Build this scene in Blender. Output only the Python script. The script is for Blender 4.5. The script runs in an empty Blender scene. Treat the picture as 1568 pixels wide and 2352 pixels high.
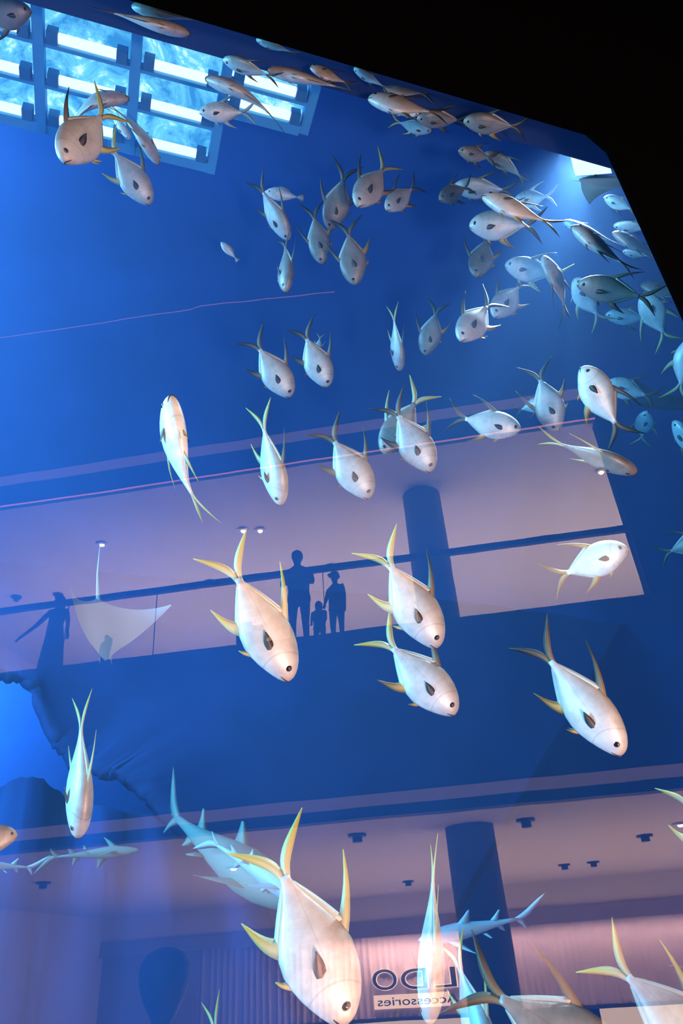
import bpy, bmesh, math, random
from mathutils import Vector, Matrix, noise
random.seed(7)
SC = bpy.context.scene
COL = SC.collection
R = math.radians

# ---------------------------------------------------------------- camera
CZ = 4.0                      # eye height above the atrium floor
FPX, YAW, PIT, ROL = 1666.5, R(19.476), R(31.968), R(-4.2215)
F_ = Vector((math.sin(YAW)*math.cos(PIT), math.cos(YAW)*math.cos(PIT), math.sin(PIT)))
R0 = Vector((math.cos(YAW), -math.sin(YAW), 0)); U0 = R0.cross(F_)
RT = R0*math.cos(ROL)+U0*math.sin(ROL); UP = -R0*math.sin(ROL)+U0*math.cos(ROL)
EYE = Vector((0, 0, CZ))
cd = bpy.data.cameras.new('camera'); cam = bpy.data.objects.new('camera', cd); COL.objects.link(cam)
cd.sensor_fit = 'VERTICAL'; cd.sensor_height = 36.0; cd.lens = FPX/2352*36.0; cd.clip_end = 200
cam.matrix_world = Matrix(((RT.x, UP.x, -F_.x, EYE.x), (RT.y, UP.y, -F_.y, EYE.y), (RT.z, UP.z, -F_.z, EYE.z), (0, 0, 0, 1)))
SC.camera = cam

# ---------------------------------------------------------------- world, exposure, light
W = bpy.data.worlds.new('world'); SC.world = W; W.use_nodes = True
W.node_tree.nodes['Background'].inputs[0].default_value = (0.2, 0.4, 1, 1)
W.node_tree.nodes['Background'].inputs[1].default_value = 0.002
SC.view_settings.view_transform = 'Standard'; SC.view_settings.look = 'None'
SC.view_settings.exposure = 0.0; SC.view_settings.gamma = 1.0
try: SC.view_settings.use_curve_mapping = False
except Exception: pass
cy = SC.cycles
cy.max_bounces = 5; cy.diffuse_bounces = 2; cy.glossy_bounces = 2; cy.transmission_bounces = 2
cy.volume_bounces = 0; cy.transparent_max_bounces = 24
cy.use_denoising = True; cy.sample_clamp_indirect = 40.0; cy.caustics_reflective = False; cy.caustics_refractive = False

D = 2.6                       # distance from the eye to the acrylic
def mir(p): return Vector((p[0], 2*D-p[1], p[2]))     # the atrium as the acrylic mirrors it
B_ = Vector((0.89392, -0.44823, 0)); O_ = Vector((0.44823, 0.89392, 0))
def mall(s, t, z):            # balcony front direction, distance away from it, height over the eye
    v = B_*s+O_*t; return mir((v.x, v.y, CZ+z))
def ray(px, py):
    return (F_*FPX+RT*(px-784)-UP*(py-1176)).normalized()

def area(name, loc, target, sx, sy, energy, color, spread=180):
    l = bpy.data.lights.new(name, 'AREA'); l.shape = 'RECTANGLE'; l.size = sx; l.size_y = sy; l.energy = energy; l.color = color
    l.spread = R(spread)
    o = bpy.data.objects.new(name, l); COL.objects.link(o); o.location = loc
    d = Vector(target)-Vector(loc); o.rotation_euler = d.to_track_quat('-Z', 'Y').to_euler(); return o
def spot(name, loc, target, energy, color, angle, blend=0.6, rad=0.15):
    l = bpy.data.lights.new(name, 'SPOT'); l.energy = energy; l.color = color; l.spot_size = R(angle); l.spot_blend = blend; l.shadow_soft_size = rad
    o = bpy.data.objects.new(name, l); COL.objects.link(o); o.location = loc
    d = Vector(target)-Vector(loc); o.rotation_euler = d.to_track_quat('-Z', 'Y').to_euler(); return o
# tank lamps: cyan from the left side and from above, a hard white one over the far right end
area('tank_lamp_side', (-10.3, 4.4, CZ+2.6), (1.5, 3.8, CZ+1.9), 2.5, 4, 950, (0.24, 0.70, 1.0), 75)
area('tank_lamp_overhead', (-5.2, 7.0, CZ+9.6), (1.0, 5.0, CZ+4), 4, 4, 1900, (0.34, 0.68, 1.0))
spot('tank_lamp_right', (5.2, 4.3, CZ+8.9), (4.1, 3.8, CZ+5.2), 7500, (0.75, 0.93, 1.0), 46, 0.5, 0.25)
spot('tank_lamp_low_left', (-3.9, 11.3, CZ+4.4), (-1.6, 12.9, CZ+3.8), 2200, (0.25, 0.6, 1.0), 85, 1.0, 0.4)
# warm shop light that falls through the acrylic from the atrium floor
spot('atrium_up_lamp', (1.2, -2.2, 0.8), (1.4, 4.0, CZ+5.8), 2500, (1.0, 0.60, 0.46), 72, 0.6, 0.3)
area('atrium_floor_lamp', (2.6, -0.6, 0.4), (2.0, 5.2, CZ+3.5), 2.2, 1.4, 300, (1.0, 0.52, 0.38))
# the atrium: unseen fill lights added to brighten the ceilings of both floors
def mall_fill(name, s, t, z, sx, sy, e, c):          # lies flat, shines up
    o = area(name, mall(s, t, z), mall(s, t, z+1), sx, sy, e, c); o.rotation_euler = (math.pi, 0, math.atan2(0.44823, 0.89392)); return o
mall_fill('gallery_ceiling_fill', 0.5, 18, 5.2, 22, 7, 4200, (1.0, 0.70, 0.52))
mall_fill('concourse_fill', 4, 19.5, -3.6, 22, 12, 5200, (1.0, 0.62, 0.46))

# ---------------------------------------------------------------- materials
def newmat(name):
    m = bpy.data.materials.new(name); m.use_nodes = True
    nt = m.node_tree; return m, nt, nt.nodes, nt.links
def simple(name, col, rough=0.6, metal=0.0, var=0.12, scale=6.0, bump=0.0):
    m, nt, n, l = newmat(name); p = n['Principled BSDF']
    tc = n.new('ShaderNodeTexCoord'); no = n.new('ShaderNodeTexNoise'); no.inputs['Scale'].default_value = scale; no.inputs['Detail'].default_value = 4
    rp = n.new('ShaderNodeMixRGB'); rp.inputs[1].default_value = (*[c*(1-var) for c in col], 1); rp.inputs[2].default_value = (*[min(1, c*(1+var)) for c in col], 1)
    l.new(tc.outputs['Object'], no.inputs['Vector']); l.new(no.outputs['Fac'], rp.inputs[0]); l.new(rp.outputs[0], p.inputs['Base Color'])
    p.inputs['Roughness'].default_value = rough; p.inputs['Metallic'].default_value = metal
    if bump:
        b = n.new('ShaderNodeBump'); b.inputs['Strength'].default_value = bump; l.new(no.outputs['Fac'], b.inputs['Height']); l.new(b.outputs[0], p.inputs['Normal'])
    return m
def emis(name, col, strength, scale=0, lo=0.6):
    m, nt, n, l = newmat(name); n.remove(n['Principled BSDF']); e = n.new('ShaderNodeEmission'); e.inputs[1].default_value = strength; e.inputs[0].default_value = (*col, 1)
    l.new(e.outputs[0], n['Material Output'].inputs[0])
    if scale:
        tc = n.new('ShaderNodeTexCoord'); no = n.new('ShaderNodeTexNoise'); no.inputs['Scale'].default_value = scale; no.inputs['Detail'].default_value = 8; no.inputs['Roughness'].default_value = 0.7
        no.inputs['Distortion'].default_value = 0.6
        cr = n.new('ShaderNodeValToRGB'); cr.color_ramp.elements[0].position = 0.40; cr.color_ramp.elements[0].color = (*[c*lo*k for c, k in zip(col, (.5, .95, 1.4))], 1)
        cr.color_ramp.elements[1].position = 0.72; cr.color_ramp.elements[1].color = (1.6, 1.8, 1.8, 1)
        e1 = cr.color_ramp.elements.new(0.56); e1.color = (*[c*1.25 for c in col], 1)
        l.new(tc.outputs['Object'], no.inputs['Vector']); l.new(no.outputs['Fac'], cr.inputs[0]); l.new(cr.outputs[0], e.inputs[0])
    return m
def tomix(m, fac_transparent):
    n, l = m.node_tree.nodes, m.node_tree.links
    out = n['Material Output']; s = out.inputs[0].links[0].from_socket
    t = n.new('ShaderNodeBsdfTransparent'); mx = n.new('ShaderNodeMixShader'); mx.inputs[0].default_value = fac_transparent
    l.new(s, mx.inputs[1]); l.new(t.outputs[0], mx.inputs[2]); l.new(mx.outputs[0], out.inputs[0]); return m

MAT = {}
MAT['black'] = _b = simple('black_wall_paint', (0.0003, 0.0003, 0.0004), 0.9)
_b.node_tree.nodes['Principled BSDF'].inputs['Specular IOR Level'].default_value = 0.02
MAT['soffit'] = simple('tank_soffit_blue', (0.006, 0.035, 0.16), 0.8)
MAT['tank'] = simple('tank_wall_blue', (0.020, 0.12, 0.48), 0.9, var=0.35, scale=0.55)
MAT['rock'] = simple('dark_blue_rockwork', (0.012, 0.075, 0.33), 0.95, var=0.3, scale=0.8, bump=0.2)
MAT['grid'] = simple('pale_blue_frame_paint', (0.10, 0.45, 0.85), 0.6)
MAT['whitebar'] = emis('lit_tube', (0.85, 1.0, 0.96), 1.5)
MAT['sky'] = emis('lit_water_surface', (0.16, 0.62, 1.0), 1.25, scale=2.6, lo=0.55)
MAT['white_light'] = emis('white_light_opening', (0.85, 1.0, 1.0), 1.5)
MAT['clamp'] = simple('dark_clamp', (0.06, 0.24, 0.50), 0.6)
MAT['ceil'] = simple('warm_plaster_ceiling', (0.72, 0.66, 0.60), 0.8, var=0.04, scale=0.5)
MAT['strip'] = simple('pale_moulding', (0.70, 0.60, 0.55), 0.7)
MAT['glow_strip'] = emis('self_lit_moulding', (1.0, 0.62, 0.55), 0.62)  # emission stands in for light falling on the pale fascia strips
MAT['fascia'] = simple('dark_fascia', (0.004, 0.004, 0.006), 0.7)
MAT['metal'] = simple('dark_metal', (0.01, 0.01, 0.012), 0.5)
MAT['column'] = simple('grey_column_render', (0.09, 0.09, 0.11), 0.7)
MAT['shopwall'] = simple('fluted_shop_panel', (0.42, 0.36, 0.40), 0.55, var=0.06)
MAT['bulk'] = simple('mauve_bulkhead', (0.30, 0.26, 0.32), 0.7)
MAT['led'] = emis('led_line', (1.0, 0.33, 0.18), 3.2)
MAT['led2'] = emis('led_line_dim', (1.0, 0.42, 0.40), 1.3)
MAT['halo'] = emis('sign_halo', (1.0, 0.62, 0.42), 12.0)
MAT['signbox'] = emis('lit_sign_box', (1.0, 0.60, 0.40), 9.5)
MAT['shopglow'] = emis('lit_shop_interior', (1.0, 0.68, 0.45), 5.5)
MAT['bulb'] = emis('downlight_bulb', (1.0, 0.85, 0.65), 30)
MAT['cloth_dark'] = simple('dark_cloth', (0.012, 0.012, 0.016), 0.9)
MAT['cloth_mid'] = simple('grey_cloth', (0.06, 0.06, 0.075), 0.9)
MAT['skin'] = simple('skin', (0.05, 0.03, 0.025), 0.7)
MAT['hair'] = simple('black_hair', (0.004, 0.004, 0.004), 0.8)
MAT['balloon'] = simple('violet_balloon', (0.03, 0.012, 0.06), 0.5)

# acrylic: clear with a mirror sheen that follows Fresnel, faintly wavy
m, nt, n, l = newmat('acrylic'); n.remove(n['Principled BSDF'])
lw = n.new('ShaderNodeLayerWeight'); lw.inputs[0].default_value = 0.5
pw = n.new('ShaderNodeMath'); pw.operation = 'POWER'; pw.inputs[1].default_value = 4.0; l.new(lw.outputs['Facing'], pw.inputs[0])
fr = n.new('ShaderNodeMath'); fr.operation = 'MULTIPLY_ADD'; fr.inputs[1].default_value = 0.90; fr.inputs[2].default_value = 0.10; l.new(pw.outputs[0], fr.inputs[0])
tr = n.new('ShaderNodeBsdfTransparent'); gl = n.new('ShaderNodeBsdfGlossy'); gl.inputs['Roughness'].default_value = 0.0
mx = n.new('ShaderNodeMixShader'); tc = n.new('ShaderNodeTexCoord'); no = n.new('ShaderNodeTexNoise'); no.inputs['Scale'].default_value = 1.6; no.inputs['Detail'].default_value = 2
bp = n.new('ShaderNodeBump'); bp.inputs['Strength'].default_value = 0.02; bp.inputs['Distance'].default_value = 0.02
l.new(tc.outputs['Object'], no.inputs['Vector']); l.new(no.outputs['Fac'], bp.inputs['Height']); l.new(bp.outputs[0], gl.inputs['Normal'])
l.new(fr.outputs[0], mx.inputs[0]); l.new(tr.outputs[0], mx.inputs[1]); l.new(gl.outputs[0], mx.inputs[2]); l.new(mx.outputs[0], n['Material Output'].inputs[0])
MAT['acrylic'] = m
m, nt, n, l = newmat('acrylic_inner'); n.remove(n['Principled BSDF']); tr = n.new('ShaderNodeBsdfTransparent'); tr.inputs[0].default_value = (0.97, 0.985, 1, 1)
l.new(tr.outputs[0], n['Material Output'].inputs[0]); MAT['acrylic_inner'] = m
# water
m, nt, n, l = newmat('sea_water'); n.remove(n['Principled BSDF'])
va = n.new('ShaderNodeVolumeAbsorption'); va.inputs['Color'].default_value = (0.25, 0.72, 1.0, 1); va.inputs['Density'].default_value = 0.06
vs = n.new('ShaderNodeVolumeScatter'); vs.inputs['Color'].default_value = (0.16, 0.40, 0.90, 1); vs.inputs['Density'].default_value = 0.026; vs.inputs['Anisotropy'].default_value = 0.2
ad = n.new('ShaderNodeAddShader'); l.new(va.outputs[0], ad.inputs[0]); l.new(vs.outputs[0], ad.inputs[1]); l.new(ad.outputs[0], n['Material Output'].inputs['Volume'])
MAT['water'] = m

def fishmat(name, top, side, belly, face):
    m, nt, n, l = newmat(name); p = n['Principled BSDF']
    tc = n.new('ShaderNodeTexCoord'); sx = n.new('ShaderNodeSeparateXYZ'); l.new(tc.outputs['Object'], sx.inputs[0])
    no = n.new('ShaderNodeTexNoise'); no.inputs['Scale'].default_value = 7; no.inputs['Detail'].default_value = 5; l.new(tc.outputs['Object'], no.inputs['Vector'])
    ma = n.new('ShaderNodeMath'); ma.operation = 'MULTIPLY_ADD'; ma.inputs[1].default_value = 0.10; l.new(no.outputs['Fac'], ma.inputs[0]); l.new(sx.outputs[2], ma.inputs[2])
    mr = n.new('ShaderNodeMapRange'); mr.inputs[1].default_value = -0.25; mr.inputs[2].default_value = 0.32; l.new(ma.outputs[0], mr.inputs[0])
    cr = n.new('ShaderNodeValToRGB'); el = cr.color_ramp.elements
    el[0].position = 0.0; el[0].color = (*belly, 1); el[1].position = 1.0; el[1].color = (*top, 1)
    for pos, c in ((0.10, side), (0.62, side), (0.84, [a*.55+b*.45 for a, b in zip(side, top)])):
        e = el.new(pos); e.color = (*c, 1)
    l.new(mr.outputs[0], cr.inputs[0])
    # face tint towards the snout
    fx = n.new('ShaderNodeMapRange'); fx.inputs[1].default_value = 0.42; fx.inputs[2].default_value = 0.52; l.new(sx.outputs[0], fx.inputs[0])
    m1 = n.new('ShaderNodeMixRGB'); m1.inputs[2].default_value = (*face, 1); l.new(fx.outputs[0], m1.inputs[0]); l.new(cr.outputs[0], m1.inputs[1])
    # gill cover crease: an arc around the cheek
    vd = n.new('ShaderNodeVectorMath'); vd.operation = 'MULTIPLY'; vd.inputs[1].default_value = (1, 0, 0.8); l.new(tc.outputs['Object'], vd.inputs[0])
    ds = n.new('ShaderNodeVectorMath'); ds.operation = 'DISTANCE'; ds.inputs[1].default_value = (0.40, 0, -0.01); l.new(vd.outputs[0], ds.inputs[0])
    sb = n.new('ShaderNodeMath'); sb.operation = 'SUBTRACT'; sb.inputs[1].default_value = 0.155; l.new(ds.outputs['Value'], sb.inputs[0])
    ab = n.new('ShaderNodeMath'); ab.operation = 'ABSOLUTE'; l.new(sb.outputs[0], ab.inputs[0])
    gm = n.new('ShaderNodeMapRange'); gm.inputs[1].default_value = 0.002; gm.inputs[2].default_value = 0.010; gm.inputs[3].default_value = 0.80; gm.inputs[4].default_value = 1.0; l.new(ab.outputs[0], gm.inputs[0])
    lt = n.new('ShaderNodeMath'); lt.operation = 'GREATER_THAN'; lt.inputs[1].default_value = 0.36; l.new(sx.outputs[0], lt.inputs[0])
    mxx = n.new('ShaderNodeMath'); mxx.operation = 'MAXIMUM'; l.new(gm.outputs[0], mxx.inputs[0]); l.new(lt.outputs[0], mxx.inputs[1])
    n2 = n.new('ShaderNodeTexNoise'); n2.inputs['Scale'].default_value = 4.5; n2.inputs['Detail'].default_value = 6; n2.inputs['Roughness'].default_value = 0.65; l.new(tc.outputs['Object'], n2.inputs['Vector'])
    r2 = n.new('ShaderNodeMapRange'); r2.inputs[1].default_value = 0.35; r2.inputs[2].default_value = 0.62; r2.inputs[3].default_value = 0.74; r2.inputs[4].default_value = 1.06; l.new(n2.outputs['Fac'], r2.inputs[0])
    # thin lateral line
    la = n.new('ShaderNodeMath'); la.operation = 'SUBTRACT'; la.inputs[1].default_value = 0.03; l.new(sx.outputs[2], la.inputs[0])
    lb = n.new('ShaderNodeMath'); lb.operation = 'ABSOLUTE'; l.new(la.outputs[0], lb.inputs[0])
    lc = n.new('ShaderNodeMapRange'); lc.inputs[1].default_value = 0.001; lc.inputs[2].default_value = 0.006; lc.inputs[3].default_value = 0.86; lc.inputs[4].default_value = 1.0; l.new(lb.outputs[0], lc.inputs[0])
    gt2 = n.new('ShaderNodeMath'); gt2.operation = 'GREATER_THAN'; gt2.inputs[1].default_value = 0.22; l.new(sx.outputs[0], gt2.inputs[0])
    ld = n.new('ShaderNodeMath'); ld.operation = 'MAXIMUM'; l.new(lc.outputs[0], ld.inputs[0]); l.new(gt2.outputs[0], ld.inputs[1])
    le_ = n.new('ShaderNodeMath'); le_.operation = 'MULTIPLY'; l.new(r2.outputs[0], le_.inputs[0]); l.new(ld.outputs[0], le_.inputs[1])
    oi = n.new('ShaderNodeObjectInfo'); vr = n.new('ShaderNodeMapRange'); vr.inputs[3].default_value = 0.86; vr.inputs[4].default_value = 1.08; l.new(oi.outputs['Random'], vr.inputs[0])
    mu = n.new('ShaderNodeMath'); mu.operation = 'MULTIPLY'; l.new(mxx.outputs[0], mu.inputs[0]); mq = n.new('ShaderNodeMath'); mq.operation = 'MULTIPLY'; l.new(le_.outputs[0], mq.inputs[0]); l.new(vr.outputs[0], mq.inputs[1]); l.new(mq.outputs[0], mu.inputs[1])
    mv = n.new('ShaderNodeVectorMath'); mv.operation = 'SCALE'; l.new(m1.outputs[0], mv.inputs[0]); l.new(mu.outputs[0], mv.inputs['Scale'])
    l.new(mv.outputs[0], p.inputs['Base Color'])
    p.inputs['Roughness'].default_value = 0.42; p.inputs['Metallic'].default_value = 0.15
    sc = n.new('ShaderNodeTexVoronoi'); sc.inputs['Scale'].default_value = 60; l.new(tc.outputs['Object'], sc.inputs['Vector'])
    bp = n.new('ShaderNodeBump'); bp.inputs['Strength'].default_value = 0.06; bp.inputs['Distance'].default_value = 0.01; l.new(sc.outputs['Distance'], bp.inputs['Height']); l.new(bp.outputs[0], p.inputs['Normal'])
    return m
MAT['silver'] = fishmat('silver_fish_skin', (0.20, 0.165, 0.11), (0.58, 0.59, 0.61), (0.66, 0.56, 0.44), (0.56, 0.49, 0.38))
MAT['grey'] = fishmat('dull_grey_fish_skin', (0.09, 0.09, 0.09), (0.30, 0.28, 0.27), (0.50, 0.42, 0.30), (0.42, 0.34, 0.20))
MAT['pale'] = fishmat('pale_fish_skin', (0.55, 0.62, 0.62), (0.86, 0.88, 0.86), (0.9, 0.86, 0.78), (0.8, 0.78, 0.70))
MAT['blue'] = fishmat('blue_fish_skin', (0.06, 0.10, 0.14), (0.40, 0.62, 0.68), (0.55, 0.70, 0.65), (0.35, 0.55, 0.55))
def finmat(name, base, tip):
    m, nt, n, l = newmat(name); p = n['Principled BSDF']
    at = n.new('ShaderNodeAttribute'); at.attribute_name = 'reach'
    cr = n.new('ShaderNodeValToRGB'); cr.color_ramp.elements[0].color = (*base, 1); cr.color_ramp.elements[0].position = 0.05; cr.color_ramp.elements[1].color = (*tip, 1); cr.color_ramp.elements[1].position = 0.8
    l.new(at.outputs['Fac'], cr.inputs[0])
    wv = n.new('ShaderNodeTexWave'); wv.inputs['Scale'].default_value = 25; tc = n.new('ShaderNodeTexCoord'); l.new(tc.outputs['Object'], wv.inputs['Vector'])
    mm = n.new('ShaderNodeMixRGB'); mm.blend_type = 'MULTIPLY'; mm.inputs[0].default_value = 0.2; l.new(cr.outputs[0], mm.inputs[1]); l.new(wv.outputs['Color'], mm.inputs[2])
    l.new(mm.outputs[0], p.inputs['Base Color']); p.inputs['Roughness'].default_value = 0.5
    return m
MAT['fin_y'] = finmat('yellow_green_fin', (0.52, 0.52, 0.38), (0.40, 0.39, 0.08))
MAT['fin_d'] = finmat('dark_fin', (0.22, 0.18, 0.12), (0.025, 0.022, 0.02))
MAT['fin_o'] = finmat('amber_fin', (0.62, 0.34, 0.10), (0.16, 0.08, 0.02))
MAT['fin_p'] = finmat('pale_fin', (0.6, 0.62, 0.6), (0.5, 0.55, 0.5))
MAT['pect'] = finmat('black_pectoral', (0.16, 0.12, 0.11), (0.035, 0.03, 0.03))
m, nt, n, l = newmat('fish_eye'); p = n['Principled BSDF']; tc = n.new('ShaderNodeTexCoord'); v = n.new('ShaderNodeVectorMath'); v.operation = 'MULTIPLY'; v.inputs[1].default_value = (1, 0, 1)
l.new(tc.outputs['Object'], v.inputs[0]); ln = n.new('ShaderNodeVectorMath'); ln.operation = 'LENGTH'; l.new(v.outputs[0], ln.inputs[0])
cr = n.new('ShaderNodeValToRGB'); cr.color_ramp.interpolation = 'CONSTANT'; cr.color_ramp.elements[0].color = (0.01, 0.01, 0.012, 1); cr.color_ramp.elements[1].position = 0.0215; cr.color_ramp.elements[1].color = (0.16, 0.13, 0.10, 1)
l.new(ln.outputs['Value'], cr.inputs[0]); l.new(cr.outputs[0], p.inputs['Base Color']); p.inputs['Roughness'].default_value = 0.15
MAT['eye'] = m
MAT['mouth'] = simple('mouth_line', (0.05, 0.03, 0.03), 0.7)
MAT['shark'] = simple('grey_green_shark_skin', (0.16, 0.30, 0.30), 0.6, scale=3)
MAT['shark_pale'] = simple('pale_shark_skin', (0.34, 0.62, 0.78), 0.6, scale=3)
MAT['ray_dark'] = simple('dark_ray_skin', (0.05, 0.10, 0.14), 0.6, scale=3)
MAT['ray_pale'] = simple('pale_ray_belly', (0.34, 0.58, 0.85), 0.6, scale=3)

# ---------------------------------------------------------------- helpers
def tag(o, label=None, cat=None, group=None, kind=None):
    if label: o['label'] = label
    if cat: o['category'] = cat
    if group: o['group'] = group
    if kind: o['kind'] = kind
    return o
def mesh(name, vs, fs, mat, parent=None, origin=None, smooth=False, attr=None, recalc=True):
    org = Vector(origin) if origin is not None else Vector((0, 0, 0))
    me = bpy.data.meshes.new(name); me.from_pydata([tuple(Vector(v)-org) for v in vs], [], fs)
    if recalc:
        bm = bmesh.new(); bm.from_mesh(me); bmesh.ops.recalc_face_normals(bm, faces=bm.faces); bm.to_mesh(me); bm.free()
    if attr is not None:
        a = me.attributes.new('reach', 'FLOAT', 'POINT')
        for i, x in enumerate(attr): a.data[i].value = x
    me.materials.append(mat)
    if smooth:
        for p in me.polygons: p.use_smooth = True
    o = bpy.data.objects.new(name, me); COL.objects.link(o)
    if parent is not None: o.parent = parent
    elif origin is not None: o.location = org
    return o
def empty(name, loc):
    o = bpy.data.objects.new(name, None); o.location = loc; COL.objects.link(o); o.empty_display_size = 0.1; return o
BF = [(0, 3, 2, 1), (4, 5, 6, 7), (0, 1, 5, 4), (1, 2, 6, 5), (2, 3, 7, 6), (3, 0, 4, 7)]
class MB:
    def __init__(s): s.v = []; s.f = []
    def add(s, v, f):
        k = len(s.v); s.v += v; s.f += [tuple(i+k for i in q) for q in f]
    def box(s, x0, x1, y0, y1, z0, z1, fn=None):
        v = [(x0, y0, z0), (x1, y0, z0), (x1, y1, z0), (x0, y1, z0), (x0, y0, z1), (x1, y0, z1), (x1, y1, z1), (x0, y1, z1)]
        if fn: v = [fn(*p) for p in v]
        s.add(v, BF); return s
    def tube(s, pts, rads, n=10, caps=True):
        pts = [Vector(p) for p in pts]; k = len(s.v)
        for i, p in enumerate(pts):
            d = (pts[min(i+1, len(pts)-1)]-pts[max(i-1, 0)]).normalized(); a = Vector((0, 0, 1)) if abs(d.z) < .9 else Vector((1, 0, 0))
            u = d.cross(a).normalized(); w = d.cross(u)
            for j in range(n):
                t = 2*math.pi*j/n; s.v.append(tuple(p+(u*math.cos(t)+w*math.sin(t))*rads[i]))
        for i in range(len(pts)-1):
            for j in range(n): s.f.append((k+i*n+j, k+i*n+(j+1) % n, k+(i+1)*n+(j+1) % n, k+(i+1)*n+j))
        if caps:
            s.f.append(tuple(k+j for j in range(n))); s.f.append(tuple(k+(len(pts)-1)*n+j for j in range(n)))
        return s
    def done(s, name, mat, parent=None, origin=None, smooth=False): return mesh(name, s.v, s.f, mat, parent, origin, smooth)
def mallbox(name, s0, s1, t0, t1, z0, z1, mat, parent=None, origin=None):
    mb = MB(); mb.box(s0, s1, t0, t1, z0, z1, fn=mall)
    return mb.done(name, mat, parent, origin)

# ---------------------------------------------------------------- the tank: front wall, acrylic, soffit, shell, water
GT, GX = CZ+5.79, 3.54                       # top and far end of the acrylic
x0, x1, z0 = -9.0, GX, 0.5
mb = MB()
# pane with a chamfered upper corner
poly = [(x0, z0), (x1+.08, z0), (x1-.05, GT-.20), (x1-.20, GT), (x0, GT)]
for y in (D, D+0.26): mb.v += [(x, y, z) for x, z in poly]
k = len(poly); mb.f += [tuple(range(k)), tuple(range(k, 2*k))]+[(i, (i+1) % k, k+(i+1) % k, k+i) for i in range(k)]
pane = mb.done('window_1', MAT['acrylic_inner']); pane.data.materials.append(MAT['acrylic'])
for p in pane.data.polygons:
    if p.normal.y < -0.9: p.material_index = 1
tag(pane, 'tall clear acrylic viewing pane of the aquarium, mirroring the atrium', None, None, 'structure')
# black wall around it (one mesh: above and right of the opening)
mb = MB()
H = 24
outer = [(x0, GT), (x1-.20, GT), (x1-.05, GT-.20), (x1+.08, z0)]
far = [(x0, H), (x1+.5, H), (14, H), (14, z0)]
y0, y1 = D-.03, D+.02
for y in (y0, y1): mb.v += [(x, y, z) for x, z in outer+far]
for b in (0, 8):
    mb.f += [(b+0, b+1, b+5, b+4), (b+1, b+2, b+6, b+5), (b+2, b+3, b+7, b+6)]
mb.f += [(0, 1, 9, 8), (1, 2, 10, 9), (2, 3, 11, 10), (4, 5, 13, 12), (5, 6, 14, 13), (6, 7, 15, 14), (3, 7, 15, 11), (0, 4, 12, 8)]
tag(mb.done('wall_front', MAT['black']), kind='structure', label='black painted wall over and beside the acrylic pane')
mb = MB(); mb.box(x0, 14, y0, y1, -0.02, z0)
tag(mb.done('trim_1', MAT['black']), kind='structure', label='black sill under the acrylic pane')
mb = MB(); mb.box(x0, 13.8, D+.30, 3.37, CZ+6.9, CZ+7.5)
tag(mb.done('trim_2', MAT['soffit']), kind='structure', label='dark blue soffit hanging inside the tank over the pane')
# shell: floor, curved back wall into ceiling, one profile swept along x
def shellmesh(name, xs, prof, mat, amp=0.0, sc=0.5, seed=0):
    vs, fs = [], []
    for x in xs:
        for (y, z) in prof:
            d = noise.fractal(Vector((x*sc+seed, y*sc, z*sc)), 1.0, 2.0, 4)*amp
            vs.append((x, y+d, z-d*.6))
    m_ = len(prof)
    for i in range(len(xs)-1):
        for j in range(m_-1): fs.append((i*m_+j, i*m_+j+1, (i+1)*m_+j+1, (i+1)*m_+j))
    return mesh(name, vs, fs, mat, None, None, True, None, False)
prof = [(12.9, 0.0), (12.9, 3), (12.9, 6), (12.85, 8), (12.6, 9.6), (12.1, 11.1), (11.3, 12.4), (10.2, 13.3), (9, 13.8), (7.5, 14.1), (6, 14.3), (4.5, 14.4), (3.0, 14.4)]
XS = [-11+i*0.8 for i in range(33)]
tag(shellmesh('wall_back', XS, prof, MAT['tank'], 0.18), kind='structure', label='blue back wall of the tank curving up into its ceiling')
mb = MB(); mb.box(-11.2, -11, D+.36, 13.2, 0, 14.6); tag(mb.done('wall_left', MAT['tank']), kind='structure')
mb = MB(); mb.box(14, 14.2, D-.02, 13.2, 0, 14.6); tag(mb.done('wall_right', MAT['tank']), kind='structure')
mb = MB(); mb.box(-11.2, 14.2, D+.36, 13.2, -0.2, 0); tag(mb.done('floor', MAT['tank']), kind='structure')
mb = MB(); mb.box(-10.9, 13.9, D+.27, 13.1, 0.02, 14.5)
w = tag(mb.done('water', MAT['water']), kind='structure', label='clear blue sea water filling the tank')

# dark rock face with a lit opening at its left end (opening outline by place on the plane y = 9.5)
def onplane(px, py, y):
    r = ray(px, py); return EYE+r*(y/r.y)
YR = 9.6
edge = [(-60, 1500), (0, 1555), (45, 1562), (80, 1580), (86, 1620), (105, 1680), (140, 1725), (165, 1765), (205, 1765), (235, 1785), (270, 1785), (310, 1815), (345, 1850), (420, 1960), (500, 2150), (600, 2500), (700, 2900)]
ptsr = []
random.seed(3)
for a, b in zip(edge, edge[1:]):
    for q in range(6):
        t = q/6; ptsr.append((a[0]*(1-t)+b[0]*t, a[1]*(1-t)+b[1]*t))
ptsm = [tuple(sum(ptsr[max(0, min(len(ptsr)-1, i+k))][c] for k in range(-4, 5))/9 for c in (0, 1)) for i in range(len(ptsr))]
inner = [onplane(p[0]+random.uniform(-5, 5), p[1]+random.uniform(-5, 5), YR) for p in ptsr]
smooth_ = [onplane(p[0], p[1], YR) for p in ptsm]
vs, fs = [], []
top = CZ+6.2
NB = 16
for i, p in enumerate(inner):
    # strips from the ragged edge out to the wall's far outline
    t = i/(len(inner)-1)
    o = Vector((-4.5+16*t, 12.65, CZ+6.6))
    for j in range(NB):
        u = (j/(NB-1))**1.3
        q = smooth_[i].lerp(o, u)+(p-smooth_[i])*max(0, 1-u*9)**2; d = noise.fractal(q*0.45, 1, 2, 4)*.7*min(1, u*3+.1)*(1-u)**1.5*.3
        vs.append((q.x, q.y+d, q.z))
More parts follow.
